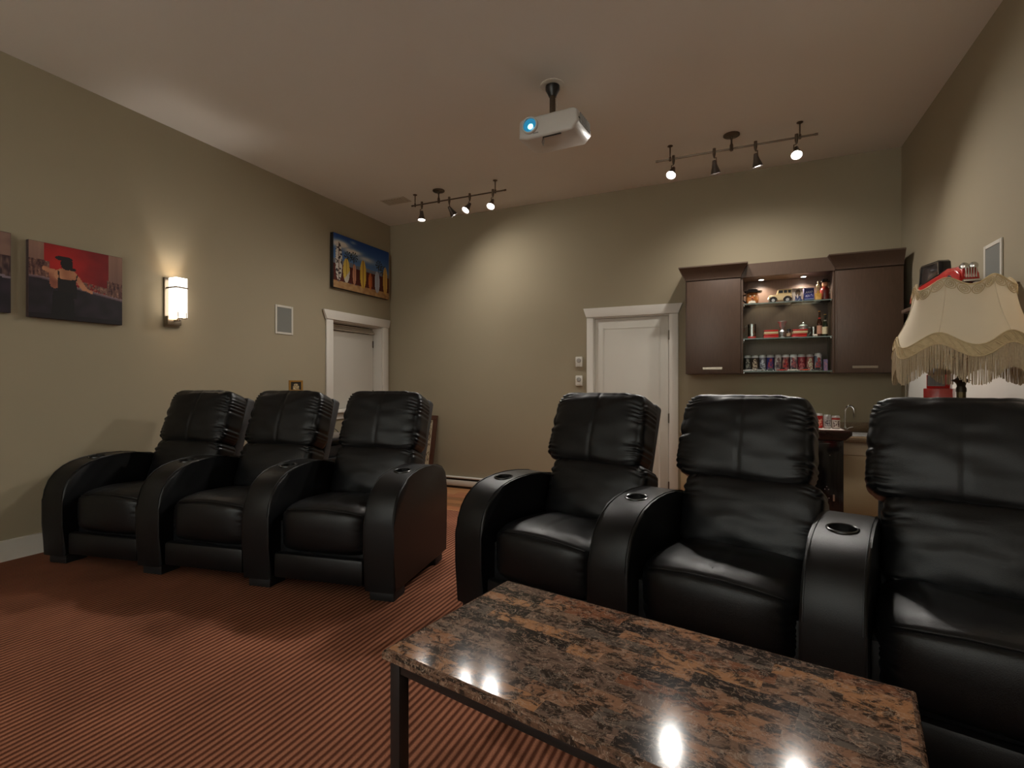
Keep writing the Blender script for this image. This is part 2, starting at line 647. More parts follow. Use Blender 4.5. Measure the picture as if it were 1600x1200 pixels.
# ------------------------------------------------------------------ in-wall speakers
def wall_speaker(loc, rz, label):
    t = thing('wall_speaker', label, 'speaker', loc, rz, 'in-wall speakers')
    w, h, b = .112, .148, .022
    bm = NB()
    box(bm, -w, -w + b, -.008, -.0005, -h, h, .002, 1)
    box(bm, w - b, w, -.008, -.0005, -h, h, .002, 1)
    box(bm, -w + b, w - b, -.008, -.0005, -h, -h + b, .002, 1)
    box(bm, -w + b, w - b, -.008, -.0005, h - b, h, .002, 1)
    done('frame', bm, M_SPKF, t)
    bx('grille', t, M_GREYG, -w + b + .001, w - b - .001, -.006, -.001, -h + b + .001, h - b - .001)


wall_speaker(*on_left(3.807, 1.787), 'flush grey speaker grille in the sconce wall, below the surfboard canvas')
wall_speaker(*on_right(3.76, 1.795), 'flush grey speaker grille in the wall above the fringed lamp')

# ------------------------------------------------------------------ pictures


def canvas(name, w, h, t_, func, nx, ny, label, loc, rz, side, cat='picture'):
    t = thing(name, label, cat, loc, rz)
    bx('stretcher', t, side, -w / 2, w / 2, -t_, -.002, -h / 2, h / 2, .002)
    print_mesh('print', w - .004, h - .004, nx, ny, func, t, (-w / 2 + .002, -t_ - .0006, -h / 2 + .002))
    return t


def mixc(a, b, t):
    t = max(0, min(1, t))
    return tuple(p + (q - p) * t for p, q in zip(a, b))


def fn(u, v, s=6.0, o=0.0):
    return noise.noise(Vector((u * s + o, v * s - o, o * 1.7)))


def inel(u, v, cx, cy, rx, ry):
    return ((u - cx) / rx) ** 2 + ((v - cy) / ry) ** 2 < 1


def seg_d(u, v, x0, y0, x1, y1, asp=1.0):
    dx, dy = x1 - x0, (y1 - y0) * asp
    px, py = u - x0, (v - y0) * asp
    t = max(0, min(1, (px * dx + py * dy) / (dx * dx + dy * dy)))
    return math.hypot(px - dx * t, py - dy * t)


def bar_scene(off):
    def f(u, v):
        n = fn(u, v, 9, off)
        # wall behind the bar
        if .145 < u < .835:
            glow = math.exp(-((u - .34) / .3) ** 2 - ((v - .75) / .3) ** 2)
            c = mixc((104, 12, 14), (170, 26, 20), glow + .2 * n)
        else:
            c = mixc((104, 76, 66), (138, 104, 88), (v - .4) * 1.4 + .3 * fn(u, 0, 40, off))
        top = .535 - .16 * max(0, u - .1) / .9 + (0.02 if u < .2 else 0)
        # rows of bottles and glasses
        if v < top + .22 and (u < .20 or u > .82) or v < top + .10:
            k = fn(u, v * .25, 46, off + 3)
            k2 = fn(u, v, 60, off + 9)
            if u < .2 or u > .8 or k > -.02:
                c = mixc((52, 26, 26), (150, 112, 92), .42 + .9 * k * abs(k2) * 3 + .25 * k2)
            elif k2 > .15:
                c = mixc(c, (168, 120, 96), .6)
        if top - .035 < v < top:
            c = mixc((128, 108, 112), (70, 52, 60), (top - v) / .035)
        elif v <= top - .035:
            c = mixc((40, 32, 40), (26, 20, 24), .5 + n * .7)
            if v < .06:
                c = (22, 16, 20)
        # a figure seen from behind
        sk = (178, 122, 88)
        if seg_d(u, v, .16, .66, .235, .62, .93) < .032 or seg_d(u, v, .235, .62, .25, .46, .93) < .045:
            c = mixc(sk, (120, 66, 50), .45 + n)
        if seg_d(u, v, .46, .62, .56, .46, .93) < .032 or seg_d(u, v, .56, .46, .64, .42, .93) < .018:
            c = mixc(sk, (150, 92, 66), .3 + n)
        if inel(u, v, .37, .60, .125, .10):
            c = mixc(sk, (140, 88, 62), (u - .33) * 3 + n)
        if .27 < u < .49 and .30 < v < .57 - .02 * math.cos((u - .37) * 12) and abs(u - .38) < .105 - .04 * (v - .30):
            c = (24, 18, 18)
        if v <= .38 and abs(u - .34) < .105 + .05 * (.38 - v):
            c = (20, 16, 17)
        if seg_d(u, v, .295, .55, .29, .65, .93) < .006 or seg_d(u, v, .47, .54, .485, .63, .93) < .006:
            c = (26, 18, 18)
        if inel(u, v, .375, .765, .065, .085):
            c = (22, 15, 15)
        if inel(u, v, .345, .83, .095, .035) or inel(u, v, .44, .70, .035, .025):
            c = (24, 16, 16)
        return c
    return f


M_CANV = mat('canvas_edge', rgb(60, 44, 42), .8, var=.1)
canvas('canvas_picture', .555, .508, .034, bar_scene(1.3), 110, 100, 'canvas print of a figure at a red walled bar, beside the sconce',
       *on_left(2.009, 1.828), M_CANV)


def bar_scene_two(u, v):
    n = fn(u, v, 7, 4.4)
    c = mixc((96, 70, 64), (124, 96, 84), v + n) if u > .8 else mixc((104, 14, 14), (150, 26, 20), v + n)
    top = .46 + .08 * (1 - u)
    if v < top + .25:
        c = mixc((46, 28, 30), (128, 100, 88), .4 + .9 * fn(u, v * .3, 40, 8))
    if top - .03 < v < top:
        c = (118, 104, 112)
    elif v <= top - .03:
        c = mixc((44, 34, 44), (28, 22, 28), .5 + n)
    return c


canvas('canvas_picture', .555, .512, .034, bar_scene_two, 80, 70, 'canvas print of dark bar counter, farther from the sconce',
       *on_left(1.368, 1.842), M_CANV)


def surf(u, v):
    cl = noise.fractal(Vector((u * 4, v * 7, 2.2)), 1.0, 2.0, 4)
    c = mixc((96, 132, 178), (28, 66, 128), (v - .45) * 2.0)
    blob = max(math.exp(-((u - .12) / .16) ** 2 - ((v - .82) / .07) ** 2), math.exp(-((u - .3) / .16) ** 2 - ((v - .76) / .06) ** 2),
               .8 * math.exp(-((u - .55) / .16) ** 2 - ((v - .68) / .06) ** 2), .5 * math.exp(-((u - .32) / .05) ** 2 - ((v - .93) / .03) ** 2))
    c = mixc(c, (206, 200, 190), blob * 1.3 + .6 * cl * blob)
    # hills and palms
    if v < .52 + .03 * fn(u, 0, 8, 1):
        c = mixc((98, 104, 120), (120, 124, 134), (v - .4) * 6)
    for px, ph in ((.24, .64), (.34, .66), (.80, .66), (.88, .58)):
        if abs(u - px - .01 * math.sin(v * 9)) < .006 and v < ph:
            c = (44, 40, 34)
        d = math.hypot((u - px) * 1.5, v - ph)
        if d < .10 and math.sin(math.atan2(v - ph, (u - px) * 1.5) * 9 + d * 40) > .1:
            c = (40, 46, 38)
    # fence
    if .13 < v < .44:
        c = mixc((92, 34, 24), (64, 22, 18), .5 + .5 * math.sin(u * 190))
    if v <= .13 + .01 * fn(u, 0, 20, 3):
        c = mixc((176, 140, 96), (150, 112, 72), .5 + fn(u, v, 20, 5))
    boards = ((.085, .50, .055, .36, (205, 200, 190)), (.21, .36, .055, .23, (206, 178, 84)), (.345, .33, .03, .20, (196, 140, 110)),
              (.50, .38, .055, .28, (212, 176, 70)), (.635, .28, .035, .17, (198, 120, 60)), (.765, .30, .048, .22, (170, 178, 192)),
              (.925, .37, .045, .29, (204, 164, 84)))
    for i, (cx, cy, rx, ry, col) in enumerate(boards):
        q = ((u - cx) / rx) ** 2 + abs((v - cy) / ry) ** 2.2
        if q < 1:
            c = col
            if abs(u - cx) < .005:
                c = mixc(col, (90, 50, 40), .7)
            if i == 0 and fn(u, v, 26, 7) > .12:
                c = (60, 54, 58)
            if i == 1 and v < cy - .1 + (u - cx) * 2:
                c = (190, 184, 170)
            if i == 4 and abs(abs(u - cx) - .018) < .005:
                c = (150, 50, 36)
    return c


canvas('surfboard_canvas', 1.01, .628, .05, surf, 150, 90, 'colourful canvas of upright surfboards hung above the white window',
       *on_left(4.955, 2.554), mat('canvas_black_edge', (.012, .011, .011), .7, var=.1))


# ------------------------------------------------------------------ wall sconces
def sconce(loc, rz, label):
    t = thing('wall_sconce', label, 'wall lamp', loc, rz, 'wall sconces')
    gl = mat('opal_glass', rgb(235, 225, 210), .35, emit=(1.0, .88, .74), estr=SCONCE_GLASS)
    bp = bx('backplate', t, M_NICK, -.062, .062, -.018, -.0005, -.2, .2, .003)
    bx('lower_block', bp, M_NICK, -.056, .056, -.05, -.019, -.185, -.115, .003)
    # square opal glass, open at top and bottom
    bm = NB()
    ow, th = .046, .005
    cy = -.092
    for (a, b, c, d) in ((-ow, ow, cy - ow, cy - ow + th), (-ow, ow, cy + ow - th, cy + ow), (-ow, -ow + th, cy - ow + th, cy + ow - th),
                         (ow - th, ow, cy - ow + th, cy + ow - th)):
        box(bm, a, b, c, d, -.125, .195)
    done('glass_shade', bm, gl, t, smooth=False)
    bm = NB()
    o2 = ow + .004
    for z, k in ((.115, .006),):
        for (a, b, c, d) in ((-o2, o2, cy - o2, cy - ow - .0005), (-o2, -ow - .0005, cy - ow, -.019), (ow + .0005, o2, cy - ow, -.019)):
            box(bm, a, b, c, d, z - k, z + k)
    done('metal_band', bm, M_BRONZE, t, smooth=False)
    br = NB()
    box(br, -.008, .008, cy - .02, -.051, -.158, -.142, .002, 1)
    box(br, -.008, .008, cy - .008, cy + .008, -.142, -.132, .002, 1)
    for sx in (-1, 1):
        box(br, sx * .034 - .003, sx * .034 + .003, cy - ow - .007, cy - ow - .001, -.135, -.085)
        box(br, min(0, sx * .034), max(0, sx * .034), cy - ow - .007, cy - ow - .001, -.139, -.133)
    box(br, -.004, .004, cy - ow - .007, cy, -.139, -.131)
    done('bracket', br, M_BRONZE, t, smooth=False)
    bm = NB()
    lathe(bm, [(.012, -.09), (.012, -.04), (.022, -.01), (.026, .03), (.02, .06), (.004, .075)], 16, T3(0, cy, 0))
    done('bulb', bm, mat('frosted_bulb', (1, 1, 1), .4, emit=(1.0, .88, .74), estr=12), t)
    light('bulb_light', 'POINT', (0, cy, .085), SCONCE_W, WARM, t, size=.02)
    return t


sconce(*on_left(2.667, 1.80), 'lit square opal glass sconce on nickel plate, beside the figure canvas')
sconce(*on_left(0.66, 1.80), 'lit square opal glass sconce on nickel plate, beyond the dark counter canvas')
sconce(*on_right(2.62, 1.80), 'lit square opal glass sconce on nickel plate, on the fringed lamp wall')
sconce(*on_right(0.66, 1.80), 'added unseen fill sconce of square opal glass on nickel plate, lamp wall near front')  # mirrors the opposite sconce out of view, added for fill light

# ------------------------------------------------------------------ ceiling: vent, projector, tracks
vt = thing('ceiling_vent', 'small white slatted air vent in the ceiling', 'vent', (-3.62, 4.80, ZC))
bm = NB()
for (a, b, c, d) in ((-.16, .16, -.085, -.062), (-.16, .16, .062, .085), (-.16, -.135, -.062, .062), (.135, .16, -.062, .062)):
    box(bm, a, b, c, d, -.008, -.0005, .002, 1)
done('frame', bm, mat('vent_white', rgb(176, 166, 150), .5, var=.02), vt)
bx('duct', vt, mat('duct_dark', rgb(120, 108, 96), .8, var=.1), -.134, .134, -.061, .061, -.002, -.0005)
for k in range(7):
    bm = NB()
    box(bm, -.011, .011, -.06, .06, -.001, .001, M=T3(-.115 + k * .0385, 0, -.008) @ Matrix.Rotation(R(-25), 4, 'Y'))
    done('slat', bm, mat('vent_white', rgb(176, 166, 150), .5), vt, smooth=False)

# projector
pj = thing('projector', 'white ceiling projector with glowing teal lens on black pole mount', 'projector', (-1.20, 3.39, ZC))
bm = NB()
lathe(bm, [(.085, -.0005), (.085, -.006), (.06, -.010)], 24)
done('ceiling_ring', bm, M_WHITE, pj)
bm = NB()
lathe(bm, [(.05, -.0105), (.05, -.035), (.034, -.065), (.026, -.085)], 20)
done('ceiling_cup', bm, M_BLKMET, pj)
bm = NB()
lathe(bm, [(.021, -.08), (.021, -.245)], 16)
done('pole', bm, M_BRONZE, pj)
bm = NB()
box(bm, -.05, .05, -.05, .05, -.262, -.246, .004)
for sx, sy in ((-1, -1), (1, 1), (-1, 1), (1, -1)):
    tube(bm, [(sx * .04, sy * .04, -.254), (sx * .10, sy * .075, -.262), (sx * .11, sy * .08, -.285)], .007)
done('mount_arms', bm, M_BLKMET, pj)
PROT = T3(.03, -.03, -.352) @ Matrix.Rotation(R(-3), 4, 'Z') @ Matrix.Rotation(R(3), 4, 'X') @ Matrix.Diagonal((1.32, 1.2, 1.25, 1))
M_PROJ = mat('projector_shell', rgb(188, 184, 178), .35, spec=.5, var=.02)
bm = NB()
# shell: rounded slab tapered toward its underside
ol = [(-.165, -.045), (-.158, .045), (-.14, .058), (.14, .058), (.158, .045), (.165, -.02), (.13, -.058), (-.12, -.058)]
prism(bm, ol, -.12, .12, 'y', .014, 3)
bmesh.ops.transform(bm, matrix=PROT, verts=bm.verts)
body = done('body', bm, M_PROJ, pj, ang=50)
bm = NB()
box(bm, -.166, .167, -.1, .1, .004, .007, M=PROT)
done('seam', bm, mat('seam_grey', rgb(120, 118, 114), .5, var=.02), body, smooth=False)
MX = Matrix.Rotation(R(90), 4, 'X')
LP = PROT @ T3(-.095, -.12, .012)
bm = NB()
lathe(bm, [(.046, -.01), (.046, .012), (.040, .016), (.036, .012), (.036, .002)], 28, LP @ MX, cap=False)
ring = done('lens_ring', bm, M_PROJ, body)
bm = NB()
lathe(bm, [(.0365, .003), (.034, .007), (.02, .012), (.006, .014)], 24, LP @ MX)
done('lens', bm, mat('lens_dark', (.01, .05, .09), .06, spec=.8, emit=(.02, .30, .55), estr=.35), ring)
bm = NB()
lathe(bm, [(.015, .0125), (.011, .016), (.003, .0175)], 16, LP @ T3(.006, 0, -.010) @ MX)
done('lens_glow', bm, mat('lens_teal', (.1, .8, .8), .1, emit=(.25, 1.0, 1.0), estr=3.0), ring)
bm = NB()
for k in range(7):
    box(bm, .166, .1685, -.085 + k * .025, -.07 + k * .025, -.02, .035, M=PROT)
done('side_vent', bm, mat('seam_grey', rgb(120, 118, 114)), body, smooth=False)
bx0 = NB()
box(bx0, -.08, -.05, -.1212, -.1202, -.036, -.030, M=PROT)
done('nameplate', bx0, mat('seam_grey', rgb(120, 118, 114)), body, smooth=False)
bm = NB()
box(bm, -.03, .07, -.11, -.10, -.062, -.0585, M=PROT)
tube(bm, [PROT @ Vector(p) for p in ((-.03, -.105, -.06), (-.036, -.105, -.085), (-.03, -.105, -.105), (-.024, -.105, -.085), (-.026, -.105, -.06))], .0022, 6)
done('cable_tie', bm, M_BLACK, pj)
bm = NB()
tube(bm, [(.03, .03, -.26), (.02, .025, -.18), (.022, .022, -.08)], .003, 6)
done('cable', bm, M_WHITE, pj)
lp = LP @ Vector((0, -.03, 0))
light('projector_beam', 'SPOT', lp, PROJ_W, (.45, .95, 1.0), pj, direction=(-.25, -5.6, -.95), size=.012, angle=34, blend=.15)


# ceiling track lights
def track_light(label, y, x0, x1, canopy_x, posts, heads):
    zr = ZC - .12
    t = thing('track_light', label, 'track light', (canopy_x, y, ZC), 0, 'ceiling track lights')
    D = lambda x: x - canopy_x
    bm = NB()
    tube(bm, [(D(x0), 0, -.12), (D(x1), 0, -.12)], .0075, 10)
    for x in (x0, x1):
        tube(bm, [(D(x) - .012, 0, -.12), (D(x) + .012, 0, -.12)], .0095, 10)
    done('rail', bm, M_BRONZE, t)
    bm = NB()
    lathe(bm, [(.066, -.0005), (.066, -.008), (.058, -.014), (.012, -.02), (.007, -.05), (.008, -.075), (.014, -.09), (.014, -.135), (.010, -.138)], 24)
    done('canopy', bm, M_BRONZE, t)
    for x in posts:
        bm = NB()
        lathe(bm, [(.024, -.0005), (.024, -.005), (.006, -.014), (.005, -.095), (.010, -.10), (.010, -.135)], 14, T3(D(x), 0, 0))
        done('post', bm, M_BRONZE, t)
    for x, dv, w in heads:
        zc = -.12
        bm = NB()
        lathe(bm, [(.013, .028), (.013, -.02), (.007, -.05)], 12, T3(D(x), 0, zc))
        clip = done('lamp_head', bm, M_BRONZE, t)
        top = Vector((D(x), 0, zc - .055))
        piv = top + Vector((0, 0, -.03))
        d = Vector(dv).normalized()
        side = d.cross(Vector((0, 0, 1))).normalized()
        bm = NB()
        tube(bm, [top + Vector((0, 0, .008)), top + side * .002, top + side * .018, piv + side * .019, piv + side * .019 + d * .018], .004, 8)
        tube(bm, [piv + side * .022, piv - side * .004], .004, 8)
        done('yoke', bm, M_BRONZE, clip)
        Rm = Matrix.Translation(piv) @ aim(d)
        bm = NB()
        lathe(bm, [(.010, .012), (.015, .006), (.018, -.01), (.026, -.045), (.036, -.075), (.042, -.098), (.040, -.098), (.034, -.075), (.03, -.068)], 24, Rm, cap=False)
        lathe(bm, [(.010, .012), (.002, .0135)], 24, Rm, cap=False)
        done('cone_shade', bm, mat('cone_pewter', rgb(104, 98, 94), .32, metal=.8, var=.08), clip)
        bm = NB()
        lathe(bm, [(.0375, -.088), (.03, -.0905), (.004, -.092)], 20, Rm)
        done('bulb_lens', bm, M_LENS, clip)
        light('head_light', 'SPOT', piv + d * .102, SPOT_W * w, WARM, t, direction=d, size=.035, angle=146, blend=1.0)
    return t


track_light('bronze ceiling track of four lamps above the bare bright wall', 4.74, -3.344, -2.197, -3.00, (-3.31, -2.31),
            ((-3.22, (.05, -.12, -1), .35), (-2.865, (.5, .5, -1), .6), (-2.612, (-.3, -.65, -1), 1.0), (-2.337, (.0, -.65, -1), 1.0)))
track_light('bronze ceiling track of four lamps above the wall cabinets', 4.69, -.665, .573, -.05, (-.552, .458),
            ((-.523, (-.2, -.7, -1), 1.8), (-.187, (.12, .3, -1), .6), (.135, (.18, .22, -1), .5), (.434, (-.05, -.7, -1), 1.6)))


track_light('added unseen bronze ceiling track of four fill lamps before the white screen wall', -1.1, -2.1, -.9, -1.5, (-2.0, -1.0),  # added behind the camera as fill, bounced off the front wall
            ((-1.95, (-.7, -1, -1), FILL_W / SPOT_W), (-1.65, (-.2, -1, -1), FILL_W / SPOT_W), (-1.35, (.2, -1, -1), FILL_W / SPOT_W),
             (-1.05, (.7, -1, -1), FILL_W / SPOT_W)))


# ================================================================== recliners
def puffy(name, w, d, h, parent, m, loc, rx=0.0, n=62, k=5.0, pleat=.006, freq=26, seam=True, seed=1, front_bulge=.0, sag=.0, taper=.0):
    """stuffed leather cushion; local -y is its front"""
    rnd = random.Random(seed)
    ph = [rnd.uniform(0, 6.28) for _ in range(8)]
    bm = NB()
    bmesh.ops.create_cube(bm, size=2.0)
    bmesh.ops.subdivide_edges(bm, edges=bm.edges[:], cuts=n, use_grid_fill=True)
    for v in bm.verts:
        x, y, z = v.co
        L = (abs(x) ** k + abs(y) ** k + abs(z) ** k) ** (1 / k)
        p = Vector((x, y, z)) / L
        bulge = 1.0
        if p.y < 0:
            bulge += front_bulge * (1 - min(1, x * x)) * (1 - min(1, z * z))
        q = Vector((p.x * w / 2 * (1 - taper * p.z), p.y * bulge * d / 2, p.z * h / 2))
        wx = smooth01(.60, .98, abs(x))
        if pleat:
            s_ = 1 if x > 0 else -1
            c = z * freq + 2.2 * math.sin(z * 5 + ph[0] * s_) + ph[1] * s_ + 1.5 * (abs(x) - .8)
            amp = .55 + .45 * math.sin(z * 7 + ph[2] * s_)
            rid = (abs(math.sin(c)) - .6) * amp
            fade = wx * (1 - smooth01(.90, 1.0, abs(y)) * .3) * (1 if p.y < .6 else .3)
            q += Vector((.55 * s_, -.85 if p.y < .5 else 0, 0)) * pleat * rid * fade
            # gathers along the top edge
            wz = smooth01(.75, .98, z)
            c2 = x * freq * .7 + 2 * math.sin(x * 4 + ph[3])
            q += Vector((0, -.7, .5)) * pleat * .55 * (abs(math.sin(c2)) - .6) * wz * (.5 + .5 * math.sin(x * 3 + ph[4]))
        # broad creases
        nv = noise.noise(Vector((x * 2.1 + ph[5], z * 3.3, y * 2 + ph[6])))
        q += Vector((0, -1, .15)) * .006 * nv
        if seam and p.y < -.3:
            q.y += .005 * math.exp(-(x / .022) ** 2)
        if sag:
            q.z -= sag * (1 - min(1, x * x)) * (1 - min(1, y * y)) * (1 if z > 0 else 0)
        v.co = q
    return done(name, bm, m, parent, ang=180, loc=loc, rot=(rx, 0, 0))


def seat_mesh(parent):
    """seat cushion with rounded front drop; local y backward"""
    bm = NB()
    bmesh.ops.create_cube(bm, size=2.0)
    bmesh.ops.subdivide_edges(bm, edges=bm.edges[:], cuts=34, use_grid_fill=True)
    w, d, h = .570, .66, .265
    def shape(x, y, z):
        k = 6.0
        L = (abs(x) ** k + abs(y) ** k + abs(z) ** k) ** (1 / k)
        p = Vector((x, y, z)) / L
        q = Vector((p.x * w / 2, p.y * d / 2, p.z * h / 2))
        # crowned top that rises toward the front roll
        if p.z > 0:
            q.z += .022 * (1 - x * x) * smooth01(1.0, -.4, y)
            q.z -= .035 * smooth01(-.2, 1.0, y)
            q.z -= .0055 * math.exp(-(x / .035) ** 2) * smooth01(-.98, -.8, y)
        # front face bulges
        if p.y < 0:
            q.y -= .026 * (1 - x * x) * (1 - z * z)
        wx = smooth01(.72, .98, abs(x))
        s_ = 1 if x > 0 else -1
        if y < -.3:
            c = z * 15 + 1.7 * math.sin(z * 5 + s_)
            q.y -= .006 * (abs(math.sin(c)) - .5) * wx
            q.x += s_ * .003 * (abs(math.sin(c)) - .5) * wx
        # seam where top meets front
        if p.y < -.55:
            q += Vector((0, .006, -.002)) * math.exp(-((z - .80) / .045) ** 2)
        q.z += .004 * noise.noise(Vector((x * 3, y * 3, 1.3))) * (1 if z > 0 else 0)
        return q
    pipe = [shape(-.92 + 1.84 * i / 40, -1.0, .80) + Vector((0, -.0045, .0035)) for i in range(41)]
    for v in bm.verts:
        v.co = shape(*v.co)
    o = done('seat_cushion', bm, M_LEATH, parent, ang=180, loc=(0, .305, .325))
    bm = NB()
    tube(bm, pipe, .0028, 6)
    done('piping', bm, M_LEATH, o)
    bm = NB()
    tube(bm, [shape(0.0, -.90 + 1.5 * i / 30, 1.0) + Vector((0, 0, .0005)) for i in range(31)], .0022, 6)
    done('piping', bm, M_LEATH, o)
    return o


def arm_mesh(parent, x, name='armrest'):
    prof = [(-.055, .055), (-.062, .25), (-.062, .40), (-.052, .465), (-.03, .52), (.005, .565), (.05, .598), (.10, .620), (.16, .635),
            (.24, .645), (.33, .648), (.43, .642), (.53, .628), (.60, .605), (.645, .57), (.665, .52), (.668, .44), (.665, .055)]
    # resample the curve
    pts = []
    for i in range(len(prof)):
        a, b = Vector(prof[i]), Vector(prof[(i + 1) % len(prof)])
        pts.append(tuple(a))
    bm = NB()
    prism(bm, pts, -.0885, .0885, 'x', .014, 3)
    o = done(name, bm, M_LEATH, parent, ang=40, loc=(x, 0, 0))
    # cup holder hole
    cb = NB()
    lathe(cb, [(.043, -.07), (.043, .06)], 28, T3(0, .21, .635) @ Matrix.Rotation(R(4), 4, 'X'))
    cut = done('cup_cutter', cb, M_LEATH)
    md = o.modifiers.new('hole', 'BOOLEAN')
    md.operation = 'DIFFERENCE'
    md.object = cut
    md.solver = 'EXACT'
    cut.location = (x, 0, 0)
    if parent:
        cut.parent = parent
    bpy.context.view_layer.update()
    dg = bpy.context.evaluated_depsgraph_get()
    me = bpy.data.meshes.new_from_object(o.evaluated_get(dg))
    o.modifiers.clear()
    o.data = me
    me.shade_smooth()
    me.set_sharp_from_angle(angle=R(40))
    bpy.data.objects.remove(cut)
    bm = NB()
    Mx = T3(0, .21, .642) @ Matrix.Rotation(R(4), 4, 'X')
    lathe(bm, [(.0425, -.055), (.0425, .002), (.046, .004), (.050, .002), (.051, -.003), (.050, -.004), (.0425, -.004)][1:6], 32, Mx, cap=False)
    lathe(bm, [(.0420, .002), (.040, -.05), (.036, -.058), (.003, -.06)], 32, Mx, cap=False)
    cup = done('cup_holder', bm, mat('cup_black', (.010, .010, .010), .25, spec=.6, var=.1), o)
    # stitched seams along the arm
    for sx in (-1, 1):
        bm = NB()
        tube(bm, [(sx * .0775, p[0] - (.0015 if p[1] < .5 else 0), p[1] + (.0015 if p[1] > .5 else 0)) for p in prof[2:15]], .0022, 6)
        done('piping', bm, M_LEATH, o)
    bx('foot', o, M_BLACK, -.07, .07, -.03, .10, 0, .0545, .006)
    bx('foot', o, M_BLACK, -.07, .07, .52, .63, 0, .0545, .006)
    return o


def make_recliner():
    t = thing('recliner', 'x', 'recliner', (0, 0, 0), 0, 'black leather theatre recliners')
    seat_mesh(t)
    lean = R(-20)
    # cushions of the back lean on the shell
    puffy('lumbar_cushion', .572, .21, .345, t, M_LEATH, (0, .600, .540), lean, pleat=.013, freq=11, seed=3, front_bulge=.22, seam=False, k=7.0)
    hc = puffy('head_cushion', .575, .20, .415, t, M_LEATH, (0, .712, .868), lean, pleat=.017, freq=17, seed=5, front_bulge=.20, k=6.4, taper=.03)
    bm = NB()
    box(bm, -.255, .255, -.045, .045, -.43, .40, .02, 3, M=T3(0, .775, .635) @ Matrix.Rotation(lean, 4, 'X'))
    done('back_shell', bm, M_LEATH2, t)
    bx('footrest', t, M_LEATH, -.275, .275, -.045, .005, .065, .205, .018)
    bx('base', t, M_BLACK, -.287, .287, .03, .66, .04, .36, .004)
    arm_mesh(t, -.3775)
    return t


PITCH = .755
proto = make_recliner()
for ch in proto.children:
    if ch.name.startswith('armrest'):
        proto_arm = ch


def recliner_row(a1, ang, labels, use_proto=False, back_dy=0.0, back_dx=0.0):
    d = Vector((math.cos(ang), math.sin(ang), 0))
    for k in range(3):
        if use_proto and k == 0:
            o = proto
        else:
            o = copy_tree(proto)
        o.location = Vector((a1[0], a1[1], 0)) + d * PITCH * (k + .5)
        o.rotation_euler = (0, 0, ang)
        o['label'] = labels[k]
        for ch in o.children:
            if ch.name.split('.')[0] in ('lumbar_cushion', 'head_cushion', 'back_shell'):
                ch.location.y += back_dy
                if not ch.name.startswith('lumbar'):
                    ch.location.x += back_dx
        if k == 2:
            c = copy_tree(proto_arm, o)
            c.location = (.3775, 0, 0)


# arm-front points of the first arm of each row
AL = R(9.7)
AR = R(-14.8)
la = (-3.97 + .21 * math.sin(AL), 1.984 - .21 * math.cos(AL))
ra = (-1.133 + .21 * math.sin(AR), 2.427 - .21 * math.cos(AR))
recliner_row(la, AL, ('black leather recliner at the sconce wall end of its row',
                      'black leather recliner in the middle of the row along the sconce wall',
                      'black leather recliner at the aisle end of the row along the sconce wall'), True)
recliner_row(ra, AR, ('black leather recliner at the aisle end of the row behind the coffee table',
                      'black leather recliner in the middle of the row behind the coffee table',
                      'black leather recliner at the fringed lamp end of its row'), back_dy=-.035, back_dx=-.05)

# ================================================================== coffee table
ta = R(-10.6)
TLx, TWy, TZ = 1.125, .565, .45
cA = Vector((-.739, 1.614, 0))
ux = Vector((math.cos(ta), math.sin(ta), 0))
uy = Vector((-math.sin(ta), math.cos(ta), 0))
tc_ = cA + ux * TLx / 2 - uy * TWy / 2
ct = thing('coffee_table', 'low coffee table with patchwork faux marble top and black metal legs', 'table', (tc_.x, tc_.y, 0), ta)


